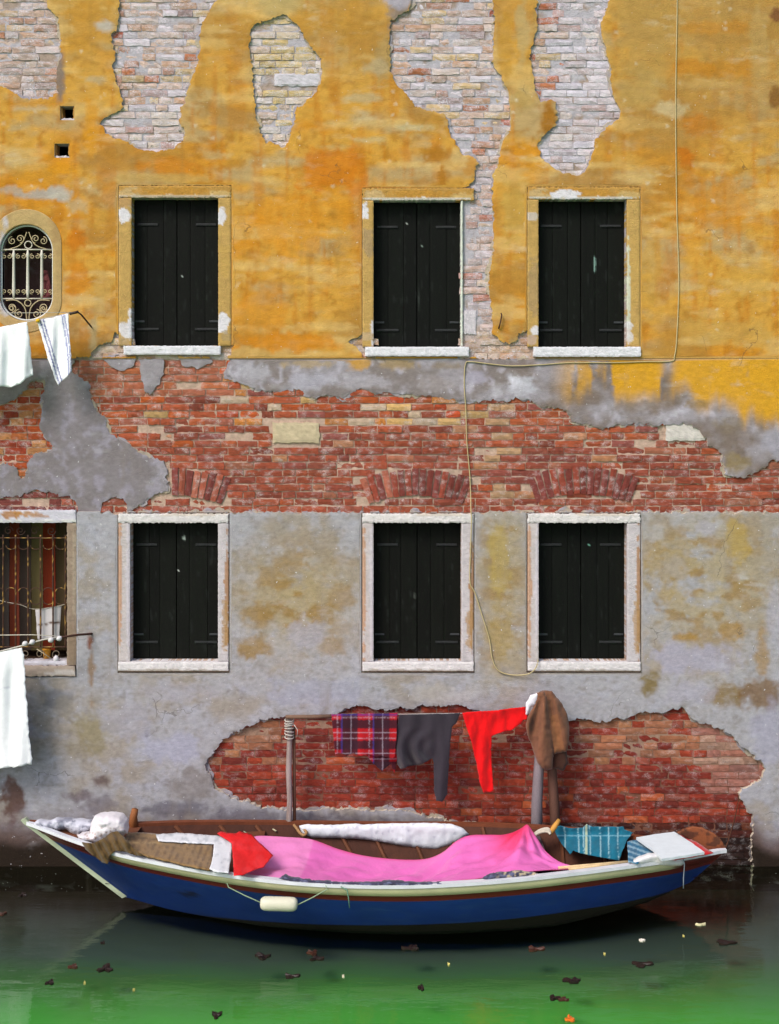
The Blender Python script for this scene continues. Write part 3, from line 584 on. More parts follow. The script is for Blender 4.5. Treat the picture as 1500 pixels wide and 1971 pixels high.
# ------------------------------------------------------------------ shuttered windows
def stone_col(base, blobs=(), dark=.25):
    def f(u, v):
        c = np.tile(lin(base), (len(u), 1)) * (.86 + .28 * fbm(u / 10, v / 10, 101, 3))[:, None]
        return paint(c, u, v, list(blobs), 12, .8, 1.0, .86)
    return f
WHT = (232, 228, 236); YEL = (196, 140, 50); TAN = (190, 162, 104); PINK = (206, 184, 176); GRY = (150, 132, 112)
for wi, (o0, o1, p0, p1, f0, f1, g0, g1, rw) in enumerate(WIN):
    name = 'window'
    win = mk(name, *slab(o0 - 3, o1 + 3, p0 - 3, p1 + 3, -.150, -.20, 2, 2, 0, 0, 1, None)[:2], M_SHUT, house, lin((16, 14, 12)))
    yf = .031 if rw == 0 else .048
    def piece(nm, a, b_, c, d, colf, yo=0, yb=-.15, am=.002, ed=.5, seed=0, step=2.6, ch=.004):
        V, F, C = slab(a, b_, c, d, yf + yo, yb, max(3, int((b_ - a) / step)), max(3, int((d - c) / step)), am, ch, seed + wi * 10, colf, ed)
        mk(nm, V, F, M_STONE, win, C)
    if rw == 0:
        lin_c = stone_col((192, 146, 72), [(f0 + 25, g0 + 14, 22, 10, (206, 176, 126), .8), ((f0 + f1) / 2, g0 + 12, 70, 8, YEL, .7), (f1 - 20, g0 + 18, 26, 8, (212, 180, 120), .7), ((o0 + o1) / 2, p0 - 2, 120, 3.5, (226, 220, 214), .9 if wi else .5)] + ([(f0 + 75, p0 - 9, 26, 8, WHT, .95)] if wi == 2 else []))
        piece('lintel', f0 + 1, f1 - 1 if wi != 1 else 912, g0 + 1, p0, lin_c, .002, seed=1, am=.003, ed=.8)
        jb = (198, 160, 92)
        lw = [(f0 + 12, p0 + 34, 15, 20, WHT, .95), (f0 + 12, p1 - 30, 14, 18, WHT, .9), (o0 - 3, p1 - 36, 4, 34, WHT, .95), (f0 + 10, p0 + 10, 16, 12, (186, 146, 96), .8), (f0 + 10, p1 - 8, 16, 9, (186, 156, 112), .9)] if wi == 0 else ([(f0 + 4, p0 + 22, 16, 17, WHT, .95), (o0 - 2, p1 - 30, 4, 34, WHT, .9), (f0 + 12, p0 + 80, 12, 30, GRY, .5), (f0 + 10, p1 - 20, 18, 10, (196, 168, 130), .9)] if wi == 1 else [(f0 + 12, p0 + 32, 14, 8, (206, 196, 190), .8), (f0 + 12, p0 + 170, 12, 60, GRY, .4), (f0 + 14, p1 - 32, 12, 10, WHT, .9), (f0 + 8, p1 - 14, 12, 10, (196, 168, 150), .9)])
        rwb = [(o1 + 6, p0 + 36, 9, 16, WHT, .95), (o1 + 10, p1 - 42, 13, 18, WHT, .95), (f1 - 8, p1 - 18, 12, 10, (176, 150, 104), .8), (o1 + 12, p0 + 120, 10, 40, (206, 166, 86), .5)] if wi == 0 else ([(o1 + 1, 530, 3, 160, (226, 232, 220), .9)] if wi == 1 else [(o1 + 3, 560, 4, 120, (214, 222, 206), .8), (o1 + 4, p1 - 24, 8, 24, WHT, .7), (o1 + 14, 520, 9, 80, (206, 166, 90), .5)])
        piece('jamb', f0 + 1, o0, p0 + .7, p1 - .7, stone_col(jb, lw), seed=2, ed=.35)
        if wi == 1: piece('jamb', o1, o1 + 4, p0 + .7, p1 - .7, stone_col((206, 204, 190), rwb), -.006, seed=3, step=2)
        else: piece('jamb', o1, f1 - 1, p0 + .7, p1 - .7, stone_col(jb, rwb), seed=3, ed=.35)
        s0, s1 = [(240, 426), (703, 902), (1026, 1232)][wi]
        piece('sill', s0, s1, p1, g1 - 1, stone_col((232, 230, 238), [((s0 + s1) / 2, g1, 120, 3, (206, 196, 196), .6)]), .022, am=.004, ed=.5, seed=4)
    else:
        rough = stone_col((228, 222, 222), [((f0 + f1) / 2 + 40, g0 + 3, 60, 4, (206, 190, 170), .6)])
        piece('lintel', f0 + 2, f1 - 2, g0 + 2, p0 - .5, rough, .008, am=.0045, ed=1.0, seed=1)
        lj = stone_col((204, 194, 194), [(f0 + 4, 1120, 5, 140, (196, 150, 118), .85), (o0 - 3, 1140, 5, 150, (214, 206, 216), .8)])
        rj = stone_col((204, 196, 200), [(f1 - 5, 1150, 5, 120, (176, 128, 84), .85), (f1 - 8, 1200, 8, 60, (178, 140, 90), .7)])
        piece('jamb', f0 + 2, o0, p0 + .2, p1 - .5, lj, seed=2, ed=.25); piece('jamb', o1, f1 - 2, p0 + .2, p1 - .5, rj, seed=3, ed=.25)
        piece('sill', f0 + 2, f1 - 2, p1, g1 - 5, stone_col((228, 222, 224), [((f0 + f1) / 2, g1 - 4, 110, 4, (196, 182, 170), .8)]), .016, am=.004, ed=.35, seed=4)
    # two shutter leaves of three boards each, with strap hinges
    mid = (o0 + o1) / 2; ys = -.095
    tone = np.array([(34, 34, 31), (33, 36, 32), (34, 36, 31), (36, 36, 32), (33, 33, 28), (33, 35, 31)][wi], float)
    for s, (a, b_) in enumerate(((o0 + .6, mid - .6), (mid + .6, o1 - .6))):
        edges = np.linspace(a, b_, 4) + np.array([0, rnd.uniform(-4, 4), rnd.uniform(-4, 4), 0])
        for k in range(3):
            tb = tone * np.array((.88, 1.0, .86)) * rnd.uniform(.34, .50)
            def cf(u, v, tb=tb):
                c = np.tile(lin(tb), (len(u), 1)) * (.7 + .6 * fbm(u / 2.5, v / 60, 111 + wi, 3))[:, None]
                c = mix(c, lin((40, 44, 42)), .5 * sst(.68, .82, fbm(u / 3, v / 26, 113 + wi, 3)))
                bl = {2: [(1148, 505, 1.6, 22, (150, 186, 176), .9), (1144, 470, 1.2, 20, (80, 96, 90), .8), (1086, 575, 1.5, 12, (70, 84, 80), .8)], 3: [(351, 1038, 2, 6, (206, 220, 210), .95), (341, 1101, 2, 2, (200, 206, 200), .9)], 4: [(800, 1150, 1.5, 8, (90, 96, 90), .8)], 1: [(812, 470, 1.5, 3, (160, 180, 170), .9), (783, 428, 1.5, 2, (190, 196, 190), .9), (808, 575, 1.4, 34, (56, 62, 58), .8)], 0: [(348, 530, 1.6, 1.8, (180, 190, 186), .9)], 5: [(1137, 1050, 1.6, 1.8, (120, 180, 160), .9)]}[wi]
                return paint(c, u, v, bl, 9, .25)
            V, F, C = slab(edges[k] + .35, edges[k + 1] - .35, p0 + .8, p1 - 1.2, ys + rnd.uniform(-.003, .003), ys - .03, 8, 90, .0006, .0012, wi * 20 + s * 3 + k, cf, .12)
            mk('shutter_board', V, F, M_SHUT, win, C)
        hv = [p0 + 48, p1 - 34] if rw == 0 else [p0 + 44, p1 - 33]
        ext = [(.08, .56), (.06, .58)]
        for q, (vv, (e0, e1)) in enumerate(zip(hv, ext)):
            w_ = b_ - a; ua, ub = (a + w_ * e0, a + w_ * e1) if s == 0 else (b_ - w_ * e1, b_ - w_ * e0)
            V, F, C = slab(ua, ub, vv - 2.2, vv + 2.2, ys + .011, ys - .004, 10, 2, .0008, .0015, 300 + wi * 8 + s * 2 + q, lambda u, v: np.tile(lin((28, 31, 34)), (len(u), 1)) * (.35 + .9 * fbm(u / 4, v / 2, 119 + wi, 3))[:, None], .2)
            mk('hinge', V, F, M_IRON, win, C)
        vv = hv[1] - 15; ua, ub = (a + 2, a + 20) if s == 0 else (b_ - 20, b_ - 2)
        V, F, C = slab(ua, ub, vv - 1.8, vv + 1.8, ys + .009, ys - .004, 5, 2, .0008, .0015, 400 + wi * 8 + s, lambda u, v: np.tile(lin((48, 52, 56)), (len(u), 1)), .2)
        mk('hinge', V, F, M_IRON, win, C)

# ------------------------------------------------------------------ open windows on the left and the holes
def room(name, u0, u1, v0, v1, depth, wallc, parent):
    a, b_, c, d = WX(u0), WX(u1), WZ(v1), WZ(v0); y0, y1 = .121, depth
    V = [(a, y0, c), (b_, y0, c), (b_, y0, d), (a, y0, d), (a, y1, c), (b_, y1, c), (b_, y1, d), (a, y1, d)]
    return mk(name, V, [(4, 5, 6, 7), (0, 1, 5, 4), (1, 2, 6, 5), (2, 3, 7, 6), (3, 0, 4, 7)], M_CEM, parent, lin(wallc))
ow = room('window', -6, 110, 425, 625, .56, (120, 92, 90), house)
pin = OVAL; pout = OVAL_OUT
def ring_mesh(pi, po, yf, yb, colf):
    n = len(pi); A = np.array(pi); B = np.array(po)
    mids = [A, A * .97 + B * .03, A * .5 + B * .5, A * .97 * 0 + B]
    V = []; C = []
    for q, yy in ((A, yb), (A, yf - .003), (A * .95 + B * .05, yf), (A * .5 + B * .5, yf + .002), (A * .05 + B * .95, yf), (B, yf - .003), (B, -.02)):
        V += [(WX(x), -yy, WZ(z)) for x, z in q]; C.append(colf(q[:, 0], q[:, 1]))
    F = [(k * n + i, k * n + (i + 1) % n, (k + 1) * n + (i + 1) % n, (k + 1) * n + i) for k in range(6) for i in range(n)]
    return V, F, np.concatenate(C)
mk('stone_surround', *ring_mesh(OVAL, OVAL_OUT, .03, -.125, stone_col((196, 166, 112), [(8, 520, 14, 90, (206, 206, 220), .8), (110, 440, 12, 40, (176, 140, 90), .6)]))[:2], M_STONE, ow,
   ring_mesh(OVAL, OVAL_OUT, .03, -.125, stone_col((196, 166, 112), [(8, 520, 14, 90, (206, 206, 220), .8), (110, 440, 12, 40, (176, 140, 90), .6)]))[2])
GY = -.012
def gp(pts, y=GY): return [(WX(a), -y, WZ(b_)) for a, b_ in pts]
def spiral(cu, cv, r, a0, turns, sgn=1, k=22):
    return [(cu + r * (1 - .8 * t) * math.cos(a0 + sgn * t * turns * 2 * math.pi), cv + r * (1 - .8 * t) * math.sin(a0 + sgn * t * turns * 2 * math.pi)) for t in np.linspace(0, 1, k)]
IW = lin((214, 206, 190)); IW2 = lin((196, 178, 140))
fr = oval(52, 49.5, 434, 616)
mk('grille_frame', *tube(gp(fr + [fr[0]]), .009, 6), M_IRONW, ow, lin((224, 226, 224)), True)
for vv in (480, 574.5): mk('grille_rail', *tube(gp([(3, vv), (101, vv)]), .007, 6), M_IRONW, ow, IW, True)
for uu in (26, 53, 80):
    pts = gp([(uu, 481), (uu, 486), (uu, 488), (uu, 492), (uu, 495), (uu, 556), (uu, 562), (uu, 566), (uu, 574)], GY + .004)
    mk('grille_bar', *tube(pts, [.008, .011, .016, .016, .012, .016, .017, .013, .009], 8), M_IRONW, ow, lin((226, 220, 206)), True)
mk('grille_ring', *tube(gp([(54 + 7 * math.cos(a), 471 + 7 * math.sin(a)) for a in np.linspace(0, 2 * math.pi, 20)]), .006, 6), M_IRONW, ow, IW, True)
mk('grille_ring', *tube(gp([(53 + 6 * math.cos(a), 583 + 6 * math.sin(a)) for a in np.linspace(0, 2 * math.pi, 20)]), .006, 6), M_IRONW, ow, IW2, True)
for sg in (-1, 1):
    for c, d, r, a0, t in ((53 + sg * 15, 459, 8.5, math.pi / 2, 1.5), (53 + sg * 30, 463, 8, -math.pi / 2, 1.4), (53 + sg * 31, 592, 9, math.pi / 2, 1.5), (53 + sg * 17, 604, 9, -math.pi / 2, 1.5), (53 + sg * 30, 594, 7, 0, 1.2)):
        mk('grille_scroll', *tube(gp(spiral(c, d, r, a0, t, sg)), .005, 5), M_IRONW, ow, IW2, True)
    mk('grille_scroll', *tube(gp(smoothline([(53 + sg * 44, 482), (53 + sg * 32, 478), (53 + sg * 18, 473), (53 + sg * 9, 464), (53 + sg * 2, 446)])), .005, 5), M_IRONW, ow, IW2, True)
    mk('grille_scroll', *tube(gp(smoothline([(53 + sg * 42, 578), (53 + sg * 22, 578), (53 + sg * 6, 592), (53 + sg * 2, 616)])), .006, 5), M_IRONW, ow, IW2, True)
for uu in (12.5, 39.5, 66.5, 91):
    for vv, s2 in ((493, 1), (561, -1)):
        for sg in (-1, 1):
            mk('grille_scroll', *tube(gp(spiral(uu + sg * 5, vv, 5.2, -s2 * math.pi / 2, 1.3, sg * s2, 14)), .0045, 5), M_IRONW, ow, IW2, True)
mk('curtain', *sheet([(84, 520), (92, 520), (100, 572), (82, 574)], 5, lambda u, v: -.3 + .02 * np.sin(u), lin((150, 84, 88)), .004, seed=3)[:2], M_CLOTH, None, lin((150, 84, 88)), True, 'pinkish curtain edge behind the oval window grille', 'curtain')

lw = room('window', LW[0] - 4, LW[1] + 4, LW[2] - 4, LW[3] + 4, .58, (70, 48, 34), house)
def lpiece(nm, a, b_, c, d, cf, yf, ed=.8, seed=0):
    V, F, C = slab(a, b_, c, d, yf, -.125, max(3, int((b_ - a) / 4)), max(3, int((d - c) / 4)), .003, .004, 900 + seed, cf, ed); mk(nm, V, F, M_STONE, lw, C)
lpiece('lintel', LW[4] + 1, 148, 981, 1005, stone_col((214, 210, 222), [(20, 990, 26, 8, (176, 118, 50), .85), (55, 988, 22, 7, (186, 130, 60), .8), (-40, 990, 40, 8, (186, 130, 60), .6), (80, 992, 14, 4, (176, 120, 60), .7), (60, 1003, 100, 2.5, (236, 234, 230), .9)]), .052, seed=1)
lpiece('jamb', 131, 149, 1005.6, 1279, stone_col((156, 136, 118), [(146, 1100, 5, 90, (186, 170, 150), .6), (140, 1240, 10, 40, (140, 118, 96), .6)]), .045, seed=2)
lpiece('jamb', LW[4] + 1, LW[0], 1005.6, 1279, stone_col((170, 150, 130)), .045, seed=3)
lpiece('sill', LW[4], 147, 1279.5, 1299, stone_col((182, 164, 150), [(120, 1292, 30, 5, (216, 208, 206), .7)]), .062, 1.4, seed=4)
lpiece('sill', LW[4], 131, 1272, 1280, stone_col((216, 212, 222)), .03, 1, seed=5)
RST = lin((70, 40, 24)); GOLD = (186, 146, 70)
def rustcol(V):
    r = np.random.RandomState(len(V)); q = fbm(V[:, 0] * 40, V[:, 2] * 34, 131, 3); return mix(np.tile(RST, (len(V), 1)), lin(GOLD), .85 * sst(.60, .68, q))
for uu in range(-104, 131, 24):
    V, F = tube(gp(smoothline([(uu + 18 - 5, t) for t in np.linspace(1030, 1245, 24)], 2), -.02), .0085, 6); mk('grille_bar', V, F, M_IRON, lw, rustcol(V), True)
for vv in (1036, 1246):
    V, F = tube(gp([(t, vv) for t in np.linspace(LW[0], LW[1], 40)], -.02), .006, 6); mk('grille_rail', V, F, M_IRON, lw, rustcol(V), True)
for uu in range(-101, 131, 24):
    for cv, rr in ((1050, 10), (1140, 10), (1156, 10)):
        a0, a1 = (0, math.pi) if cv != 1140 else (math.pi, 2 * math.pi)
        V, F = tube(gp([(uu + 25 + rr * math.cos(a), cv + rr * .8 * math.sin(a)) for a in np.linspace(a0, a1, 12)], -.02), .0045, 5); mk('grille_scroll', V, F, M_IRON, lw, rustcol(V), True)
for k, uu in enumerate((15, 38, 66, 98)):
    V, F = tube(gp(spiral(uu, 1022, 9, 0, 1.4, 1 if k % 2 else -1), -.02), .0045, 5); mk('grille_scroll', V, F, M_IRON, lw, lin((60, 34, 20)), True)
    V, F = tube(gp(spiral(uu + 10, 1260, 10, 1, 1.3, 1 if k % 2 else -1), -.02), .0045, 5); mk('grille_scroll', V, F, M_IRON, lw, lin((120, 104, 84)), True)
V, F = tube(gp([(70, 1250), (98, 1268)], -.015), .004, 5); mk('grille_scroll', V, F, M_IRON, lw, lin((196, 180, 150)), True)
cur = empty('strip_curtain', (WX(30), .30, WZ(1262)), 'hanging curtain of red, olive and brown strips behind the rusty window grille', 'curtain')
cl = [(88, 34, 22), (116, 60, 50), (104, 40, 24), (66, 56, 52), (132, 52, 26), (72, 58, 50), (120, 106, 66), (150, 52, 18), (92, 74, 46), (74, 56, 32)]
eds = [-108, -80, -50, -20, 2, 22, 45, 68, 93, 114, 130]
for k in range(10):
    u = np.linspace(eds[k], eds[k + 1] - 1, 7); vv = np.linspace(1008, 1262, 10); gu, gv = np.meshgrid(u, vv)
    yy = .27 + .02 * np.sin((gu - eds[k]) / (eds[k + 1] - eds[k]) * math.pi) + .008 * np.sin(gv / 30 + k)
    V = np.stack([WX(gu).ravel(), yy.ravel(), WZ(gv).ravel()], 1); F = [(j * 7 + i, j * 7 + i + 1, j * 7 + i + 8, j * 7 + i + 7) for j in range(9) for i in range(6)]
    mk('curtain_strip', V, F, M_CLOTH, cur, lin(cl[k]) * .55, True)
def wob(a, f, y0): return lambda u, v: y0 + a * np.sin(u * f) + a * .6 * np.sin(u * f * 2.3 + v * .03)
V, F, C = sheet([(68, 1173), (118, 1166), (116, 1198), (114, 1232), (72, 1232), (70, 1200)], 4, wob(.006, .2, .02 - .07), lambda u, v: mix(np.tile(lin((206, 200, 202)), (len(u), 1)), lin((90, 64, 50)), sst(2.4, 1.0, np.abs(v - 1203 + (u - 70) * .14))), .005, seed=9)
mk('small_towel', V, F, M_CLOTH, None, C, True, 'small white towel hung inside the rusty window grille', 'towel')
V, F = tube(gp(smoothline([(-60, 1140), (0, 1158), (35, 1165), (66, 1174), (118, 1166), (126, 1160)]), -.045), .0035, 5); mk('washing_line', V, F, M_ROPE, None, lin((196, 186, 170)), True, 'thin cord sagging inside the rusty window grille', 'cord')
def knob(u, v, y, r, col, nm, lb, cat):
    V, F = tube([P(u - r, v, y), P(u - r * .7, v + .3, y), P(u, v, y), P(u + r * .7, v - .4, y), P(u + r, v, y)], np.array([.3, .8, 1, .85, .3]) * r * S, 8); mk(nm, V, F, M_CLOTH, None, lin(col), True, lb, cat)
V, F = tube([P(90, 1272, -.10), P(90, 1262, -.10), P(90, 1250, -.10), P(90, 1249, -.10)], [.028, .034, .042, .044], 12); mk('flower_pot', V, F, M_PLASTIC, None, lin((206, 140, 30)), True, 'small yellow pot on the sill behind the rusty window grille', 'pot')
V, F = tube([P(108, 1273, .0), P(108, 1271, .0), P(108, 1266, .0), P(109, 1262, .0)], [.02, .027, .026, .012], 10); mk('white_jar', V, F, M_CLOTH, None, lin((226, 222, 226)), True, 'small round white jar on the sill of the rusty grilled window', 'jar')

for k, (a, b_, c, d) in enumerate(PUT):
    h = room('wall_hole', a - 1, b_ + 1, c - 1, d + 1, .5, (38, 22, 14), house)
    V, F, C = slab(a + 1, b_ - 1, d - 4, d + 1.5, .012, -.125, 8, 3, .004, .003, 60 + k, stone_col((206, 198, 204)), 1.2); mk('hole_ledge', V, F, M_STONE, h, C)
    V, F, C = slab(a - 1, a + 3, c, d - 4, .006, -.125, 3, 6, .003, .003, 64 + k, stone_col((176, 128, 70)), 1); mk('hole_side', V, F, M_STONE, h, C)
    V, F, C = slab(b_ - 3, b_ + 1, c, d - 4, .006, -.125, 3, 6, .003, .003, 68 + k, stone_col((186, 136, 70)), 1); mk('hole_side', V, F, M_STONE, h, C)

# ------------------------------------------------------------------ cable, hook, brackets, laundry of the upper left
cab = smoothline([(1304, VT + 30, .035), (1304, 0, .035), (1301, 200, .036), (1303, 400, .036), (1307, 540, .036), (1303, 650, .036), (1299, 684, .034), (1292, 695, .03), (1240, 696, .026), (1180, 698, .026), (1100, 698, .026), (1040, 702, .026), (985, 704, .027), (940, 700, .026), (905, 696, .026), (896, 702, .026), (894, 740, .024), (897, 790, .02), (899, 850, .02), (905, 920, .02), (907, 985, .06), (908, 1000, .075), (906, 1060, .06), (905, 1120, .06), (914, 1140, .058), (930, 1190, .056), (942, 1230, .056), (948, 1268, .056), (960, 1291, .056), (985, 1299, .06), (1015, 1298, .085), (1030, 1288, .09), (1036, 1273, .088), (1034, 1270, .02)], 6)
V, F = tube([P(*p) for p in cab], .0052, 7); mk('wall_cable', V, F, M_PLASTIC, None, lin((200, 182, 134)), True, 'cream cable running down the ochre wall and round the shuttered windows', 'cable')
V, F = tube([P(965, 603, .05), P(966, 606, .06), P(964, 618, .06), P(961, 630, .055), P(960, 632, .02)], .007, 6); mk('wall_hook', V, F, M_IRON, None, lin((70, 36, 22)), True, 'small rusty iron hook on ochre plaster beside peeled brick strip', 'hook')
V, F = join([tube([P(176, 630, .0), P(176, 629, .03), P(156, 605, .24), P(150, 601, .28)], .008, 6), tube([P(151, 600, .285), P(134, 604, .29)], .013, 6)]); mk('line_bracket', V, F, M_IRON, None, lin((62, 44, 34)), True, 'thin iron arm holding the washing line beside the oval window', 'bracket')
V, F = tube([P(180, 1219, .0), P(176, 1220, .05), P(150, 1222, .22), P(108, 1228, .32)], .011, 6); mk('line_bracket', V, F, M_IRON, None, lin((70, 36, 22)), True, 'rusty iron arm jutting from the cement below the rusty window grille', 'bracket')
V, F = tube([P(t, w, .29) for t, w in ((-140, 655), (0, 630), (70, 616), (134, 603))], .004, 5); mk('washing_line', V, F, M_ROPE, None, lin((210, 206, 200)), True, 'taut white line carrying the sheet and striped towel', 'washing line')
V, F = tube([P(-140, 604, .28), P(60, 602, .28), P(138, 601, .29)], .003, 5); mk('washing_line', V, F, M_ROPE, None, lin((206, 200, 186)), True, 'thin empty line crossing the foot of the oval window', 'washing line')
V, F = tube([P(t, w, .33) for t, w in ((-140, 1284), (0, 1254), (50, 1241), (80, 1232), (112, 1226))], .007, 6); mk('washing_line', V, F, M_ROPE, None, lin((206, 200, 190)), True, 'knotted line carrying the lace edged white cloth', 'washing line')
V, F = tube([P(-140, 1224, .3), P(60, 1222, .3), P(108, 1224, .32)], .004, 5); mk('washing_line', V, F, M_ROPE, None, lin((214, 206, 190)), True, 'thin empty line crossing the foot of the rusty window grille', 'washing line')
for t, w in ((48, 1239), (62, 1236), (98, 1232), (114, 1229)): knob(t, w, .345, 5, (224, 222, 224), 'cloth_peg', 'white peg on the line with the lace edged cloth', 'peg')
for o in [o for o in scene.objects if o.name.startswith('cloth_peg')]: o['group'] = 'pegs on the lower line'
def foldy(y0, amp, freq, vt, s=0):
    return lambda u, v: y0 + amp * np.clip((v - vt) / 60, .15, 1) * (np.sin(u * freq + v * .012 + s) + .5 * np.sin(u * freq * 2.1 + 1.3 + s)) + .01 * (fbm(u / 20, v / 40, 140 + s, 3) - .5)
white = lambda u, v: np.tile(lin((250, 251, 255)) * 1.12, (len(u), 1))
V, F, C = sheet([(-110, 652), (-40, 640), (0, 630), (52, 620), (56, 650), (64, 722), (50, 728), (40, 738), (22, 745), (0, 744), (-50, 752), (-110, 760)], 4, foldy(.30, .016, .13, 620), white, .005, seed=12)
mk('bed_sheet', V, F, M_CLOTH, None, C, True, 'plain white sheet hanging below the oval window', 'sheet')
def tcol(u, v):
    c = np.tile(lin((250, 250, 255)) * 1.08, (len(u), 1)); t = (v - 618) / 120.0
    for off in (8, 14):
        c = mix(c, lin((60, 66, 150)), .92 * sst(1.8, .9, np.abs(u - (70 + off + 36 * t))))
    for off in (0, 6):
        c = mix(c, lin((96, 106, 180)), .85 * sst(1.6, .8, np.abs(u - (121 + off * .8 + 10 * t + 4 * np.sin(t * 3)))))
    return c
V, F, C = sheet([(70, 617), (100, 611), (131, 603), (133, 640), (137, 690), (138, 714), (126, 728), (118, 734), (113, 742), (106, 730), (92, 690), (78, 640)], 2.2, foldy(.30, .013, .17, 605, 2), tcol, .005, seed=13)
mk('striped_towel', V, F, M_CLOTH, None, C, True, 'white towel with blue stripes pegged beside the plain sheet', 'towel')
knob(73, 617, .315, 4, (240, 190, 40), 'cloth_peg', 'yellow peg holding the blue striped towel', 'peg')
V, F, C = sheet([(-110, 1276), (0, 1254), (42, 1246), (46, 1262), (50, 1330), (55, 1400), (61, 1470), (40, 1475), (0, 1480), (-60, 1488), (-110, 1490)], 3.5, foldy(.33, .014, .10, 1246, 5), lambda u, v: mix(white(u, v), lin((206, 206, 222)), .5 * sst(1.6, .6, np.abs(v - (1326 - u * .18))) + .0 * u), .006, seed=15, edge_amp=1.4)
mk('lace_cloth', V, F, M_CLOTH, None, C, True, 'long white cloth with scalloped edge hanging low on the left', 'cloth'); bpy.data.objects['lace_cloth']['label'] = 'long white cloth with scalloped edge hanging below the rusty window grille'

# ------------------------------------------------------------------ drying rack over the boat
YR = .24
WD = lin((178, 162, 158))
V, F = tube([P(556, 1668, YR), P(556, 1600, YR), P(558, 1540, YR), P(556, 1480, YR), P(558, 1420, YR), P(557, 1381, YR)], [.031, .030, .026, .029, .025, .024], 9)
V2, F2 = tube([P(568, 1668, YR - .03), P(567, 1540, YR - .03), P(566, 1400, YR - .03)], .016, 7)
pole = empty('rack_post', P(556, 1665, YR), 'slim round post lashed with pale rope behind the boat', 'post')
mk('shaft', V, F, M_WOOD, pole, mix(np.tile(WD, (len(V), 1)), lin((104, 84, 74)), .6 * sst(.45, .65, fbm(V[:, 0] * 30, V[:, 2] * 9, 150, 3))), True); mk('stake', V2, F2, M_WOOD, pole, lin((100, 66, 50)), True)
lash = []
for k, vv in enumerate((1386, 1391, 1396, 1402, 1408, 1413, 1419)):
    lash.append(tube([(P(557, vv, YR)[0] + .042 * math.cos(a), -YR + .042 * math.sin(a), P(557, vv, YR)[2] + .008 * math.sin(a + k)) for a in np.linspace(0, 2 * math.pi, 14)], .006, 5))
lash.append(tube([P(566, 1395, YR + .03), P(573, 1405, YR + .04), P(572, 1418, YR + .03)], .004, 5))
mk('lashing', *join(lash), M_ROPE, pole, lin((196, 190, 182)), True)
post2 = empty('rack_post', P(1045, 1665, YR), 'pair of split grey timber posts under the brown jacket', 'post')
V, F = tube([P(1032, 1668, YR), P(1034, 1540, YR), P(1038, 1470, YR), P(1046, 1345, YR)], [.056, .052, .048, .042], 8); mk('shaft', V, F, M_WOOD, post2, mix(np.tile(lin((136, 126, 132)), (len(V), 1)), lin((104, 76, 60)), .7 * sst(WX(1034), WX(1044), V[:, 0])), True)
V, F = tube([P(1072, 1668, YR - .03), P(1068, 1560, YR - .03), P(1062, 1470, YR - .03), P(1054, 1350, YR - .03)], [.05, .048, .044, .04], 8); mk('shaft', V, F, M_WOOD, post2, lin((98, 66, 54)), True)
V, F = tube([P(550, 1380, YR + .03), P(600, 1380, YR + .03), P(646, 1378, YR + .03)], [.018, .02, .017], 7); mk('rack_bar', V, F, M_WOOD, None, lin((120, 92, 76)), True, 'short weathered pole tied level on the roped post', 'pole')
V, F = tube([P(t, w, YR + .04) for t, w in ((556, 1381), (640, 1377), (765, 1375), (890, 1373), (960, 1368), (1040, 1358))], .004, 5); mk('washing_line', V, F, M_ROPE, None, lin((186, 178, 176)), True, 'line carrying the tartan blanket and dark trousers above the boat', 'washing line')
def tartan(u, v):
    cu = (u - 638) % 61.0; cv = (v - 1375) % 40.0
    c = np.tile(lin((110, 18, 28)), (len(u), 1))
    du = sst(16, 14, np.abs(cu - 38 + 2)) ; dv = sst(9, 8, np.abs(cv - 22 + 3)); dark = lin((38, 26, 40))
    c = mix(c, dark, .62 * du); c = mix(c, dark, .62 * dv)
    c = mix(c, lin((186, 22, 30)), .9 * (1 - du) * (1 - dv))
    for o in (12, 38): c = mix(c, lin((190, 180, 196)), .42 * sst(1.3, .5, np.abs(cu - o)))
    for o in (6, 35): c = mix(c, lin((190, 180, 196)), .40 * sst(1.3, .5, np.abs(cv - o)))
    c = mix(c, lin((52, 62, 150)), .6 * sst(1.8, .8, np.abs(cu - 20)));  c = mix(c, lin((52, 62, 150)), .55 * sst(3, 1, np.abs(v - 1376)))
    return c
V, F, C = sheet([(638, 1375), (700, 1374), (765, 1372), (764, 1420), (760, 1457), (756, 1460), (735, 1455), (725, 1457), (710, 1452), (695, 1455), (680, 1450), (668, 1454), (655, 1450), (645, 1453), (642, 1420)], 1.9, foldy(YR + .06, .010, .12, 1373, 1), tartan, .008, seed=21)
V2, F2, C2 = sheet([(700, 1380), (766, 1378), (768, 1440), (760, 1488), (752, 1470), (735, 1484), (715, 1466), (702, 1450)], 2.2, foldy(YR + .015, .010, .16, 1376, 4), tartan, .008, seed=22)
bl_ = mk('tartan_blanket', V, F, M_CLOTH, None, C, True, 'red and black tartan blanket folded over the line above the boat', 'blanket'); mk('back_fold', V2, F2, M_CLOTH, bl_, C2, True)
def trou(u, v):
    y = YR + .055 + .012 * np.sin(u * .16 + (v - 1380) * .03)
    t = np.clip((v - 1400) / 60, 0, 1) * sst(842, 800, u); rr = np.hypot(u - 838, (v - 1440)); y = y + .06 * t * np.sin(rr * .22 + (u - 800) * .02)
    return y + .02 * np.exp(-((u - 850) / 9.0) ** 2)
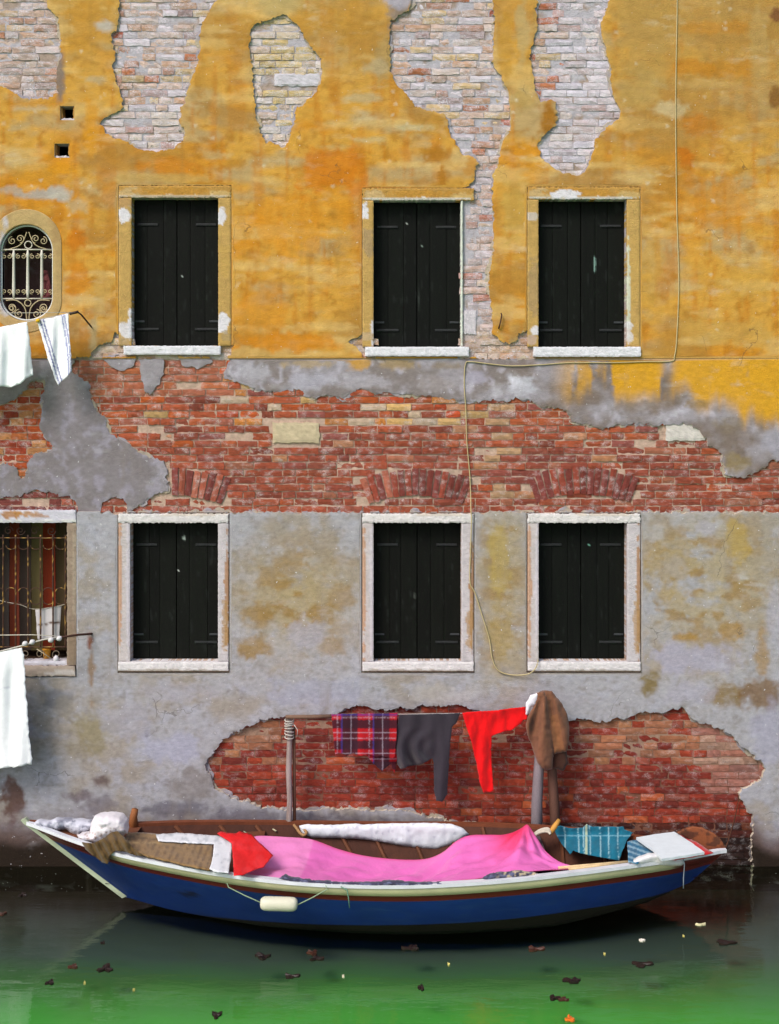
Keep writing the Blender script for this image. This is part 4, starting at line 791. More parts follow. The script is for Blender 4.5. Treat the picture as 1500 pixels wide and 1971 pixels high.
V, F, C = sheet([(768, 1377), (820, 1375), (886, 1373), (880, 1390), (870, 1400), (867, 1430), (864, 1480), (861, 1528), (852, 1544), (840, 1541), (836, 1520), (835, 1468), (832, 1460), (810, 1472), (790, 1474), (772, 1481), (764, 1470), (763, 1420)], 2.6, trou, lambda u, v: np.tile(lin((54, 50, 58)), (len(u), 1)) * (.85 + .3 * fbm(u / 9, v / 30, 160, 3))[:, None], .012, seed=23)
mk('trousers', V, F, M_CLOTH, None, C, True, 'dark grey trousers hanging with one leg down beside the tartan blanket', 'trousers')
def redf(u, v): return YR + .06 + .012 * np.sin(u * .22 + v * .02) * sst(1372, 1400, v) + .012 * np.sin((u * .5 + v) * .11) * sst(940, 960, u) + .03 * (fbm(u / 10, v / 30, 163, 3) - .5)
V, F, C = sheet([(890, 1372), (950, 1368), (1013, 1361), (1016, 1384), (1008, 1386), (1004, 1393), (985, 1406), (960, 1411), (947, 1418), (946, 1440), (947, 1480), (950, 1522), (944, 1525), (930, 1526), (924, 1505), (916, 1462), (908, 1430), (898, 1400)], 2.6, redf, lambda u, v: np.tile(lin((226, 12, 18)), (len(u), 1)) * (.85 + .3 * fbm(u / 12, v / 16, 162, 3))[:, None], .012, seed=24)
mk('red_leggings', V, F, M_CLOTH, None, C, True, 'bright red leggings on the line, one leg drawn sideways', 'leggings')
def jackc(u, v):
    c = np.tile(lin((126, 84, 62)), (len(u), 1)) * (.75 + .5 * fbm(u / 5, v / 22, 165, 3))[:, None]
    c = mix(c, lin((150, 100, 64)), .7 * inpoly(u, v, [(1060, 1378), (1074, 1374), (1088, 1446), (1068, 1450)])); return mix(c, lin((70, 44, 32)), .8 * sst(8, 3, np.hypot((u - 1023), (v - 1395) * .35)))
jy = lambda u, v: YR + .08 + .028 * (np.abs(np.sin(np.arctan2(u - 1050, v - 1290) * 17 + 1.5 * fbm(u / 22, v / 40, 168, 3))) - .5) * sst(1332, 1360, v) + .03 * (fbm(u / 8, v / 12, 166, 3) - .5)
jk = empty('jacket', P(1052, 1484, YR + .08), 'worn brown jacket bunched over the split posts', 'jacket')
jf = lambda y0, a, k, ph: (lambda u, v: YR + y0 + a * np.sin(np.arctan2(u - 1050, v - 1285) * k + ph + 1.2 * fbm(u / 30, v / 60, 168, 2)) * sst(1334, 1365, v) + .02 * (fbm(u / 9, v / 14, 166, 3) - .5))
V, F, C = sheet([(1040, 1331), (1050, 1329), (1062, 1330), (1072, 1342), (1082, 1354), (1092, 1374), (1096, 1400), (1095, 1430), (1091, 1447), (1080, 1449), (1067, 1452), (1058, 1430), (1050, 1390), (1042, 1350)], 2.0, jf(.07, .020, 26, 0), jackc, .01, seed=25, puff=(.05, 12), lumpy=.2); mk('body', V, F, M_CLOTH, jk, C, True)
V, F, C = sheet([(1034, 1333), (1048, 1331), (1056, 1350), (1061, 1390), (1066, 1430), (1065, 1462), (1063, 1480), (1054, 1483), (1044, 1480), (1034, 1468), (1025, 1440), (1017, 1418), (1012, 1396), (1017, 1378), (1028, 1358)], 2.0, jf(.11, .024, 22, 1.5), jackc, .01, seed=28, puff=(.05, 11), lumpy=.35); mk('sleeve', V, F, M_CLOTH, jk, C, True)
V, F, C = sheet([(1062, 1440), (1090, 1440), (1094, 1470), (1084, 1484), (1066, 1478)], 3, lambda u, v: YR + .02 + 0 * u, lin((74, 46, 36)), .01, seed=26, puff=(.03, 10)); mk('lining', V, F, M_CLOTH, jk, C, True)
V, F, C = sheet([(1012, 1376), (1013, 1352), (1022, 1338), (1038, 1333), (1037, 1345), (1032, 1358), (1022, 1362), (1016, 1376)], 2.4, lambda u, v: YR + .12 + 0 * u, lin((236, 234, 244)), .01, seed=27, puff=(.03, 9)); mk('white_rag', V, F, M_CLOTH, None, C, True, 'scrap of white cloth tucked beside the brown jacket collar', 'rag')
V, F = tube([P(t, w, y) for t, w, y in ((1423, 1537, .03), (1415, 1575, .06), (1402, 1620, .35), (1396, 1634, .9))], .006, 6); mk('mooring_rope', V, F, M_ROPE, None, lin((96, 60, 44)), True, 'brown mooring rope from the wall to the pointed stern of the boat', 'rope')

# ------------------------------------------------------------------ the boat
YC = .985; NS = 110
def gi(x, tab):
    t = np.array(tab, float); return np.interp(x, t[:, 0], t[:, 1])
GT = [(52, 1582), (100, 1603), (150, 1621), (220, 1643), (300, 1660), (400, 1679), (500, 1693), (600, 1702), (700, 1706), (800, 1706), (900, 1701), (1000, 1693), (1100, 1682), (1200, 1669), (1300, 1655), (1398, 1637)]
us = np.linspace(52, 1398, NS); sN = np.clip((us - 725) / 673.0, -1, 1)
hb = .79 * (1 - np.abs(sN) ** 2.3); hb[0] = .012; hb[-1] = .02; hb = np.maximum(hb, .012)
from_tab = smoothline(np.array([(a, b_) for a, b_ in GT]), 8); gv = np.interp(us, from_tab[:, 0], from_tab[:, 1])
yG = YC + hb; zG = np.array([P(u, v, y)[2] for u, v, y in zip(us, gv, yG)]); xG = np.array([P(u, v, y)[0] for u, v, y in zip(us, gv, yG)])
zG = np.convolve(np.pad(zG, 4, mode='edge'), np.ones(9) / 9, 'valid') * .6 + zG * .4
t = np.linspace(0, 1, NS)
xK = np.interp(t, [0, 1], [P(242, 1735, YC)[0], P(1328, 1702, YC)[0]])
hk = .55 * (1 - np.abs(sN) ** 2.3) * (1 - .12 * sN ** 2); hk[0] = hk[-1] = .01; hk = np.maximum(hk, .01)
zK = np.interp(t, [0, .08, .25, .5, .75, .92, 1], [.07, .03, -.015, -.035, -.015, .09, .20])
def side(f, sg, out=0.0):                        # point on the flared planking: f=0 gunwale, 1 chine
    h = hb + (hk - hb) * f + out
    bul = .03 * np.sin(np.pi * np.clip(f, 0, 1)) * (hb / .79)
    return np.stack([xG + (xK - xG) * f, -(YC + sg * (h + bul)), zG + (zK - zG) * f], 1)
def strip(rows, flip=False):
    m = len(rows); V = np.concatenate(rows); F = [(i * NS + j, i * NS + j + 1, (i + 1) * NS + j + 1, (i + 1) * NS + j) for i in range(m - 1) for j in range(NS - 1)]
    return V, F
lenf = np.maximum(.25, zG - zK)
f1 = np.minimum(.088 / lenf, .28) ; f2 = np.minimum(.142 / lenf, .42)
BT = [(240, 1736), (300, 1751), (400, 1764), (500, 1773), (600, 1779), (700, 1781), (800, 1780), (900, 1776), (1000, 1767), (1100, 1753), (1200, 1738), (1300, 1713), (1330, 1702)]
f3 = np.zeros(NS)
for i in range(NS):                              # where the blue paint ends
    for f in np.linspace(f2[i] + .05, 1, 60):
        q = side(np.full(NS, f), 1)[i]; k = (D + q[1]) / D; vv = WL - (H + (q[2] - H) / k) / S; uu = U0 + q[0] / k / S
        if vv >= gi(uu, BT): break
    f3[i] = f
f3 = np.convolve(np.pad(f3, 3, mode='edge'), np.ones(7) / 7, 'valid')
boat = empty('rowing_boat', (P(725, 1760, YC)[0], -YC, -.12), 'long blue wooden boat with cream and dark red bands moored below the wall', 'boat')
def rows(fa, fb, sg, k, out=0.0): return [side(fa + (fb - fa) * q, sg, out) for q in np.linspace(0, 1, k)]
BLUE = lin((17, 48, 112)); RED = lin((98, 30, 24)); CREAM = lin((208, 204, 160)); BLK = lin((26, 20, 14))
def hullc(V):
    c = np.tile(BLUE, (len(V), 1)) * (.8 + .4 * fbm(V[:, 0] * 2, V[:, 2] * 9, 171, 4))[:, None]
    k = (D + V[:, 1]) / D; uu = U0 + V[:, 0] / k / S; vv = WL - (H + (V[:, 2] - H) / k) / S
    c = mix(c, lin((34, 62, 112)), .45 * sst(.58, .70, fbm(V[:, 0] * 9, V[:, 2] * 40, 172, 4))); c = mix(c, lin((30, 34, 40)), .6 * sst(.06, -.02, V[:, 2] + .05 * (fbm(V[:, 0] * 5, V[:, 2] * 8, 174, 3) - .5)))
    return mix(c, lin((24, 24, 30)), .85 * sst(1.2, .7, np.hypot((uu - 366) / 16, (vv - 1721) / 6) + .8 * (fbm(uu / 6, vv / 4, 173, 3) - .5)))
for q0, q1 in ((0, .36), (.36, .70), (.70, 1.0)):            # three flush strakes a side
    for sg_ in (1, -1):
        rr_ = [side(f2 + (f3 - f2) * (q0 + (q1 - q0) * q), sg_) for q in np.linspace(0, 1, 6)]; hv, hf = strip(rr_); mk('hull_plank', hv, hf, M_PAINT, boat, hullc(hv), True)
bot = [side(f3, 1), side(f3 * .4 + .6, 1), side(np.ones(NS), 1)]; bo2 = [side(np.ones(NS), -1), side(f3 * .4 + .6, -1), side(f3, -1)]
mk('bottom', *strip(bot + bo2), M_PAINT, boat, BLK, True)
mk('red_band', *join([strip(rows(f1, f2, s, 3)) for s in (1, -1)]), M_PAINT, boat, RED, True)
sk = []
for s in (1, -1):
    w = .016 * np.minimum(1, np.abs(hb) / .1)
    a = [side(f1 * .10, s, 0), side(f1 * .12, s, w), side(f1 * .55, s, w), side(f1 * .97, s, w), side(f1, s, 0)]; sk.append(strip(a))
V, F = join(sk); far = np.where(V[:, 0] < P(215, 1650, YC)[0], 1, 0)
cs = mix(np.tile(CREAM, (len(V), 1)) * (.85 + .3 * fbm(V[:, 0] * 6, V[:, 2] * 20, 175, 3))[:, None], RED, sst(P(235, 1650, 1.3)[0], P(205, 1650, 1.3)[0], V[:, 0]) + sst(P(1285, 1650, 1.2)[0], P(1310, 1650, 1.2)[0], V[:, 0]))
mk('rub_rail', V, F, M_PAINT, boat, cs, True)
cap = []
for s in (1, -1):
    a = side(np.zeros(NS), s, .024); b_ = side(np.zeros(NS), s, -.035); up = np.array([0, 0, .016]); dn = np.array([0, 0, -.012])
    inn = np.maximum(hb - .04, .002); b_[:, 1] = -(YC + s * inn)
    cap.append(strip([a + dn, a + up, b_ + up, b_ + dn]))
for s, cp in zip((1, -1), cap):
    V, F = cp; c = np.tile(lin((230, 232, 240) if s == 1 else (124, 66, 40)), (len(V), 1)) * (.8 + .35 * fbm(V[:, 0] * 8, V[:, 1] * 20, 177, 3))[:, None]
    mk('gunwale', V, F, M_PAINT if s == 1 else M_WOOD, boat, c, False)
zi = .02
ins = []
for s in (1, -1):
    A = side(np.zeros(NS), s, 0); A[:, 1] = -(YC + s * np.maximum(hb - .045, .001)); A[:, 2] -= .01
    B = side(np.full(NS, .8), s, 0); B[:, 1] = -(YC + s * np.maximum(hb * .2 + hk * .8 - .05, .001)); ins.append(strip([A, A * .5 + B * .5, B]))
V, F = join(ins); mk('inner_planking', V, F, M_WOOD, boat, np.tile(lin((84, 44, 28)), (len(V), 1)) * (.6 + .6 * fbm(V[:, 0] * 5, V[:, 2] * 30, 179, 3))[:, None], True)
for uu in range(300, 1290, 82):
    k = int(np.argmin(np.abs(us - uu)))
    for a_ in ins:
        A = np.array(a_[0][k]); B = np.array(a_[0][2 * NS + k]); A[1] += .012 * np.sign(A[1] + YC) * -1; B[1] += .012 * np.sign(B[1] + YC) * -1
        V, F = tube([A, A * .5 + B * .5, B], .018, 6); mk('rib', V, F, M_WOOD, boat, lin((112, 66, 42)), False)
B1 = side(np.full(NS, .8), 1, -.05); B2 = side(np.full(NS, .8), -1, -.05); mk('floor_boards', *strip([B1, B1 * .5 + B2 * .5, B2]), M_WOOD, boat, lin((62, 44, 34)), False)
# stem strip
V0 = side(np.zeros(NS), 1)[0]; V1 = side(np.ones(NS), 1)[0]
stem = [(V0[0] - .025, -YC, V0[2] + .03)] + [tuple(np.array([V0[0], -YC, V0[2]]) * (1 - q) + np.array([V1[0], -YC, V1[2]]) * q) for q in np.linspace(0, 1, 14)]
st = np.array(stem); V = []; F = []
for i, p in enumerate(st):
    for dx, dy, dz in ((-.028, -.020, -.004), (.014, -.026, .014), (.014, .026, .014), (-.028, .020, -.004)): V.append(p + np.array([dx, dy, dz]))
for i in range(len(st) - 1):
    for j in range(4): F.append((i * 4 + j, i * 4 + (j + 1) % 4, i * 4 + 4 + (j + 1) % 4, i * 4 + 4 + j))
F += [(0, 1, 2, 3), tuple(len(V) - 4 + j for j in range(4))]
mk('stem', V, F, M_PAINT, boat, np.tile(lin((186, 196, 168)), (len(V), 1)) * (.8 + .4 * np.random.RandomState(2).rand(len(V), 1)), False)
def deck(i0, i1, col, zoff, name, arch=0.0, m=M_WOOD):
    V = []; n = 9
    for i in range(i0, i1):
        for q in np.linspace(-1, 1, n): V.append((xG[i], -(YC + q * max(hb[i] - .03, .004)), zG[i] + zoff + arch * (1 - q * q) * hb[i]))
    F = [(a * n + b_, a * n + b_ + 1, (a + 1) * n + b_ + 1, (a + 1) * n + b_) for a in range(i1 - i0 - 1) for b_ in range(n - 1)]
    V = np.array(V); mk(name, V, F, m, boat, np.tile(lin(col), (len(V), 1)) * (.7 + .6 * fbm(V[:, 0] * 6, V[:, 1] * 18, 181, 3))[:, None], False)
V, F, C = sheet([(1304, 1603), (1318, 1596), (1334, 1592), (1352, 1594), (1374, 1604), (1390, 1618), (1398, 1634), (1376, 1640), (1350, 1630), (1326, 1616)], 3, lambda u, v: .86 + .10 * sst(1320, 1396, u), lambda u, v: mix(np.tile(lin((132, 72, 40)), (len(u), 1)), lin((64, 36, 26)), .8 * sst(.48, .62, fbm(u / 12, v / 10, 233, 4))), .03, seed=48); mk('stern_backboard', V, F, M_WOOD, boat, C, True)
deck(1, 16, (120, 70, 46), -.015, 'fore_deck', .05); deck(NS - 12, NS - 1, (112, 62, 36), -.01, 'stern_deck', .10)
for uu in (455, 1055):
    i = int(np.argmin(np.abs(us - uu))); h = hb[i] - .05; x = xG[i]; z = zG[i] - .06
    V = [(x + dx, -(YC + s * h), z + dz) for dx in (-.09, .09) for s in (-1, 1) for dz in (-.03, 0)]
    mk('thwart', V, [(0, 1, 3, 2), (4, 6, 7, 5), (0, 4, 5, 1), (2, 3, 7, 6), (1, 5, 7, 3), (0, 2, 6, 4)], M_WOOD, boat, lin((86, 78, 84) if uu > 1000 else (110, 64, 42)))
i = int(np.argmin(np.abs(us - 262)))
V, F = join([tube([(P(257, 1590, .62)[0], -.62, zG[i] - .03), (P(257, 1575, .62)[0], -.62, zG[i] + .09), (P(258, 1560, .62)[0] + .01, -.62, zG[i] + .16)], [.05, .035, .03], 8)]); mk('rowlock_post', V, F, M_WOOD, boat, lin((150, 92, 50)), True)

# ------------------------------------------------------------------ things in the boat
def zs(u, dz=0.0): return np.interp(u, us, zG) + dz
def flat(dz, amp=.012, sc=18, s=0): return lambda u, v: np.interp(u, us, zG) + dz + amp * 2 * (fbm(u / sc, v / sc, 190 + s, 4) - .5)
V, F, C = sheet([(62, 1588), (72, 1578), (88, 1582), (104, 1577), (125, 1576), (150, 1578), (178, 1580), (188, 1592), (168, 1602), (150, 1612), (140, 1608), (128, 1596), (110, 1600), (92, 1594), (75, 1594)], 3, lambda u, v: YC + .02 + .05 * (fbm(u / 9, v / 7, 200, 4) - .5), lambda u, v: mix(np.tile(lin((206, 206, 220)), (len(u), 1)), lin((120, 122, 140)), .8 * sst(.52, .64, fbm(u / 9, v / 6, 201, 4))), .01, seed=31, puff=(.07, 9)); mk('crumpled_cloth', V, F, M_CLOTH, None, C, True, 'crumpled grey and white cloth heaped on the bow', 'cloth')
V, F, C = sheet([(172, 1606), (176, 1582), (182, 1570), (208, 1567), (232, 1571), (244, 1584), (246, 1604), (230, 1612), (205, 1624), (184, 1626), (168, 1622), (152, 1618), (148, 1606)], 3, lambda u, v: YC + .14 + 0 * u, lambda u, v: mix(np.tile(lin((232, 226, 232)), (len(u), 1)), lin((150, 104, 74)), .75 * sst(.58, .68, fbm(u / 4, v / 2.5, 203, 3)) * sst(1588, 1600, v)), .01, seed=32, puff=(.14, 22)); mk('stuffed_sack', V, F, M_CLOTH, None, C, True, 'bulging white sack with a speckled side resting near the bow', 'sack')
def burlap(u, v): c = np.tile(lin((100, 78, 46)), (len(u), 1)) * (.6 + .7 * fbm(u / 7, v / 12, 205, 3))[:, None]; return c
V, F, C = sheet([(158, 1622), (180, 1624), (202, 1612), (214, 1602), (226, 1600), (240, 1612), (256, 1632), (276, 1648), (262, 1648), (240, 1640), (222, 1638), (213, 1646), (207, 1663), (196, 1660), (178, 1646), (165, 1636)], 2.6, lambda u, v: np.interp(u, us, yG) + .05 - .12 * sst(1622, 1600, v) + .022 * np.sin((u - .5 * v) * .34 + 2 * fbm(u / 20, v / 20, 204, 2)) + .02 * (fbm(u / 9, v / 14, 206, 3) - .5), burlap, .008, seed=33); mk('burlap_cloth', V, F, M_CLOTH, None, C, True, 'olive burlap cloth drooping over the bow side below the white sack', 'cloth')
def matc(u, v):
    c = np.tile(lin((142, 112, 74)), (len(u), 1)) * (.75 + .5 * fbm(u / 3, v / 2, 207, 3))[:, None]
    c = mix(c, lin((84, 58, 36)), .6 * sst(.5, .3, np.abs(((u * .9 + v * .4) / 12) % 1 - .5) * 2) * sst(.4, .6, fbm(u / 12, v / 8, 208, 3))); c = mix(c, lin((176, 150, 104)), .6 * sst(1.6, .7, np.abs((v - 1622) - (u - 300) * .02)))
    return mix(c, lin((80, 60, 36)), .7 * sst(1.8, .8, np.abs(v - 1612 - (u - 260) * .1)))
V, F, C = sheet([(246, 1602), (300, 1604), (345, 1612), (408, 1622), (410, 1650), (404, 1674), (360, 1666), (320, 1656), (284, 1648), (262, 1638), (240, 1618)], 3, flat(.045, .014, 20, 1), matc, .012, 'z', seed=34); mk('patterned_mat', V, F, M_CLOTH, None, C, True, 'brown patterned mat spread across the bow half of the boat', 'mat')
V, F, C = sheet([(300, 1606), (340, 1603), (400, 1607), (438, 1610), (446, 1620), (445, 1650), (440, 1680), (420, 1678), (404, 1672), (410, 1648), (412, 1624), (360, 1622), (305, 1618)], 3, flat(.065, .008, 22, 2), lambda u, v: mix(np.tile(lin((232, 234, 240)), (len(u), 1)), lin((170, 178, 186)), .6 * sst(.55, .7, fbm(u / 10, v / 10, 209, 3))), .008, 'z', seed=35); mk('paper_sheet', V, F, M_CLOTH, None, C, True, 'creased white sheet laid along two sides of the patterned mat', 'sheet')
V, F, C = sheet([(418, 1604), (424, 1600), (440, 1603), (456, 1604), (462, 1600), (484, 1606), (500, 1622), (526, 1646), (508, 1668), (480, 1678), (468, 1684), (450, 1684), (448, 1650), (446, 1622)], 2.8, flat(.085, .014, 22, 3), lambda u, v: mix(np.tile(lin((236, 28, 34)), (len(u), 1)), lin((240, 56, 64)), .5 * sst(.5, .7, fbm(u / 24, v / 18, 211, 2))), .006, 'z', seed=36); mk('red_plastic', V, F, M_PLASTIC, None, C, True, 'shiny red plastic sheet tucked under one end of the pink tarpaulin', 'plastic sheet')
# pink tarpaulin: slung between a high back edge and the near side
TOP = smoothline([(486, 1612, .70), (500, 1609, .66), (545, 1611, .62), (600, 1616, .60), (650, 1634, .66), (700, 1647, .72), (760, 1654, .76), (815, 1654, .74), (850, 1642, .66), (880, 1618, .58), (905, 1608, .55), (945, 1607, .55), (968, 1607, .58), (988, 1602, .62), (1004, 1594, .66), (1015, 1587, .68), (1024, 1598, .72), (1036, 1616, .80), (1052, 1640, .95), (1080, 1660, 1.2), (1118, 1670, 1.42)], 5)
BOT = smoothline([(462, 1684, 1.55), (500, 1688, 1.60), (545, 1692, 1.64), (600, 1696, 1.67), (700, 1700, 1.71), (800, 1700, 1.71), (880, 1697, 1.68), (930, 1690, 1.64), (975, 1682, 1.58), (1040, 1676, 1.52), (1080, 1674, 1.48), (1120, 1672, 1.43)], 5)
def resamp(p, n):
    d = np.concatenate([[0], np.cumsum(np.hypot(np.diff(p[:, 0]), np.diff(p[:, 1])))]); s = np.linspace(0, d[-1], n); return np.stack([np.interp(s, d, p[:, k]) for k in range(3)], 1)
nu, nv = 150, 34
tq = np.linspace(0, 1, nu); Tp = resamp(TOP, nu); Bp = resamp(BOT, nu)
pq = float(tq[np.argmin(np.abs(Tp[:, 0] - 1010))]); TW = np.array([P(*p) for p in Tp]); BW = np.array([P(*p) for p in Bp]); V = []; C = []
for j, q in enumerate(np.linspace(0, 1, nv)):
    A = TW * (1 - q) + BW * q
    sag = -.07 * np.sin(np.pi * q) * (.35 + .65 * np.sin(np.pi * np.clip(tq * 1.25, 0, 1))); wr = .012 * np.sin(tq * 60 + q * 9) * q * (1 - q) * 4 * sst(.3, .5, fbm(tq * 8, q * 3 + tq * 0, 215, 3))
    pk = .03 * np.sin((np.arctan2(q + .02, (tq - pq) * 5)) * 9) * np.exp(-((tq - pq) / .10) ** 2) * sst(0, .2, q) * (1 - q)
    A = A.copy(); A[:, 2] += sag + wr + pk + .035 * (fbm(tq * 11 + q * 5, q * 4 - tq * 7, 217, 4) - .5) * np.sin(np.pi * q) + .030 * (np.abs(np.sin((tq * 15 + q * 5) + 4 * fbm(tq * 4, tq * 0 + q * 2, 230, 3))) - .6) * np.sin(np.pi * q) ** .7 * sst(.35, .6, fbm(tq * 6 + 3, tq * 0 + q * 3, 231, 3)) + .008 * np.sin((tq * 34 + q * 16) + 5 * fbm(tq * 5, tq * 0 + q * 3, 218, 3)) * np.sin(np.pi * q)
    V.append(A)
    c = np.tile(lin((243, 122, 202)) * 1.04, (nu, 1)); c = mix(c, lin((236, 40, 80)), .95 * np.exp(-(((tq - pq + .03) / .06) ** 2 + ((q) / .42) ** 2))); c = mix(c, lin((226, 34, 60)), .9 * sst(.975, .995, q + .02 * np.sin(tq * 50)) + 0 * tq)
    c = mix(c, lin((222, 60, 110)), .7 * sst(.05, .0, q) + 0 * tq); c = mix(c, lin((250, 160, 216)) * 1.06, .6 * (tq < .17)); C.append(c)
V = np.concatenate(V); C = np.concatenate(C); n0 = len(V)
F = [(j * nu + i, j * nu + i + 1, (j + 1) * nu + i + 1, (j + 1) * nu + i) for j in range(nv - 1) for i in range(nu - 1)]
Vb = V - np.array([0, 0, .005]); F += [tuple(n0 + k for k in f[::-1]) for f in F]
mk('pink_tarpaulin', np.concatenate([V, Vb]), F, M_PLASTIC, None, np.concatenate([C, C]), True, 'bright pink tarpaulin sagging over the middle of the boat', 'tarpaulin')
pk = P(1015, 1590, .68); V, F = tube([(pk[0], pk[1], .05), (pk[0], pk[1], pk[2] - .01)], .02, 7); mk('prop_stick', V, F, M_WOOD, None, lin((120, 84, 56)), True, 'upright stick propping the peak of the pink tarpaulin', 'stick')
V, F, C = sheet([(576, 1590), (590, 1587), (640, 1588), (670, 1586), (700, 1587), (760, 1585), (820, 1584), (870, 1586), (892, 1595), (903, 1606), (880, 1622), (842, 1636), (800, 1632), (760, 1626), (720, 1618), (680, 1614), (600, 1613), (582, 1606)], 4, lambda u, v: .33 + 0 * u, lambda u, v: mix(np.tile(lin((232, 236, 244)), (len(u), 1)), lin((176, 178, 196)), .6 * sst(.70, .78, fbm(u / 4, v / 6, 219, 3)) + .3 * sst(.9, 1, np.sin(u * .09))), .02, seed=38, puff=(.04, 12)); mk('rolled_canvas', V, F, M_CLOTH, None, C, True, 'long roll of white canvas lying on the gunwale against the wall', 'canvas')
def teal(u, v):
    c = np.tile(lin((20, 104, 130)), (len(u), 1)) * (.7 + .6 * fbm(u / 9, v / 12, 221, 3))[:, None]
    for o in (1088, 1114, 1124, 1136, 1156, 1172, 1190): c = mix(c, lin((170, 206, 214)), .7 * sst(1.3, .5, np.abs(u - o - (v - 1620) * .03)))
    c = mix(c, lin((196, 206, 170)), .8 * sst(2.6, 1.4, np.abs(u - 1129))); return mix(c, lin((130, 180, 196)), .6 * sst(1.2, .5, np.abs(v - 1609)))
V, F, C = sheet([(1064, 1592), (1080, 1590), (1100, 1595), (1122, 1594), (1130, 1587), (1142, 1592), (1200, 1592), (1203, 1598), (1219, 1603), (1208, 1618), (1198, 1640), (1192, 1657), (1160, 1651), (1120, 1643), (1104, 1638), (1098, 1645), (1084, 1628), (1074, 1612)], 2.2, lambda u, v: YC - np.interp(u, us, hb) + .13 + .28 * sst(1600, 1655, v) + .012 * np.sin(u * .23) + .02 * (fbm(u / 12, v / 10, 223, 3) - .5), teal, .008, seed=39); mk('teal_shirt', V, F, M_CLOTH, None, C, True, 'teal checked shirt with pale stripes draped over the wall side gunwale', 'shirt')
V, F, C = sheet([(1208, 1620), (1226, 1616), (1240, 1618), (1262, 1640), (1244, 1647), (1228, 1662), (1210, 1658)], 2.4, flat(.035, .02, 10, 5), lambda u, v: mix(np.tile(lin((24, 100, 138)), (len(u), 1)), lin((160, 196, 214)), .7 * sst(.25, .1, np.abs(((v - u * .35) / 10) % 1 - .5))), .008, 'z', seed=40); mk('teal_cloth', V, F, M_CLOTH, None, C, True, 'folded teal striped cloth between the shirt and the white board', 'cloth')
V, F, C = sheet([(1238, 1618), (1252, 1628), (1276, 1654), (1300, 1655), (1374, 1642), (1340, 1620), (1316, 1607), (1280, 1608)], 4, flat(.055, .008, 20, 6), lin((206, 22, 30)), .006, 'z', seed=41); mk('red_cloth', V, F, M_CLOTH, None, C, True, 'red cloth showing beneath the white board at the stern', 'cloth')
V, F, C = sheet([(1225, 1612), (1260, 1606), (1298, 1601), (1330, 1621), (1356, 1640), (1316, 1647), (1274, 1653), (1256, 1634)], 4, flat(.085, .003, 40, 7), lin((222, 230, 236)), .022, 'z', seed=42, edge_amp=.3); mk('white_board', V, F, M_CLOTH, None, C, False, 'flat white board lying on red cloth at the stern', 'board')
V, F, C = sheet([(1214, 1661), (1230, 1652), (1252, 1644), (1275, 1646), (1300, 1652), (1316, 1654), (1320, 1661), (1312, 1668), (1285, 1668), (1250, 1664), (1228, 1665)], 3, lambda u, v: np.interp(u, us, yG) - .01, lambda u, v: mix(np.tile(lin((240, 238, 240)), (len(u), 1)), lin((206, 160, 90)), .8 * sst(1664, 1668, v)), .01, seed=43, puff=(.05, 8)); mk('white_sack', V, F, M_CLOTH, None, C, True, 'smooth white sack lying on the canal side gunwale beside the white board', 'sack')
def ragc(u, v): return mix(np.tile(lin((64, 62, 84)), (len(u), 1)), lin((120, 124, 160)), .7 * sst(.52, .66, fbm(u / 8, v / 3, 225, 3)))
V, F, C = sheet([(536, 1692), (548, 1684), (562, 1690), (620, 1697), (700, 1700), (760, 1696), (800, 1700), (880, 1698), (895, 1702), (800, 1707), (700, 1707), (620, 1704), (560, 1699)], 3, lambda u, v: np.interp(u, us, yG) - .015, ragc, .01, seed=44, puff=(.035, 4)); mk('dark_rag', V, F, M_CLOTH, None, C, True, 'long slate blue rag lying along the gunwale under the pink tarpaulin', 'rag')
V, F, C = sheet([(924, 1695), (938, 1684), (958, 1680), (1000, 1677), (1036, 1681), (1030, 1688), (980, 1693), (940, 1698)], 3, lambda u, v: np.interp(u, us, yG) - .05, lambda u, v: mix(ragc(u, v), lin((216, 196, 160)), .9 * sst(.5, .58, fbm(u / 9, v / 4, 227, 3)) * sst(950, 970, u)), .01, seed=45, puff=(.035, 6)); mk('mixed_rag', V, F, M_CLOTH, None, C, True, 'small heap of dark and cream rags on the gunwale where the tarpaulin ends', 'rag')
for k in range(4):
    y = .62 + .03 * k; V, F = tube([P(*p) for p in smoothline([(1028, 1606 + k, y), (1040, 1598 + k * 1.5, y), (1054, 1595 + k * 2, y), (1060, 1600 + k * 2, y + .02)])], .012, 6)
    if k == 0: coil = mk('rope_coil', V, F, M_ROPE, None, lin((216, 210, 196)), True, 'loops of white rope beside the tarpaulin peak', 'rope')
    else: mk('rope_loop', V, F, M_ROPE, coil, lin((206, 196, 180)), True)
a = P(1058, 1606, .66); b_ = P(1077, 1578, .60); V, F = tube([a, tuple(np.array(a) * .5 + np.array(b_) * .5), b_], [.02, .026, .018], 8); mk('oar_handle', V, F, M_WOOD, None, lin((206, 150, 70)), True, 'varnished wooden handle sticking up beside the white rope', 'oar')
V, F = tube([P(*p) for p in smoothline([(566, 1588, .28), (572, 1596, .32), (578, 1604, .36), (585, 1608, .40), (590, 1602, .38), (582, 1594, .33)])], .014, 6); mk('rope_knot', V, F, M_ROPE, None, lin((170, 130, 90)), True, 'knotted tan rope at the foot of the lashed post', 'rope')
V, F = tube([P(*p) for p in smoothline([(496, 1600, .34), (506, 1594, .30), (520, 1594, .30), (532, 1600, .36)])], .008, 6); mk('rope_loop_end', V, F, M_ROPE, None, lin((190, 180, 150)), True, 'short pale rope loop on the wall side gunwale beside red plastic', 'rope')
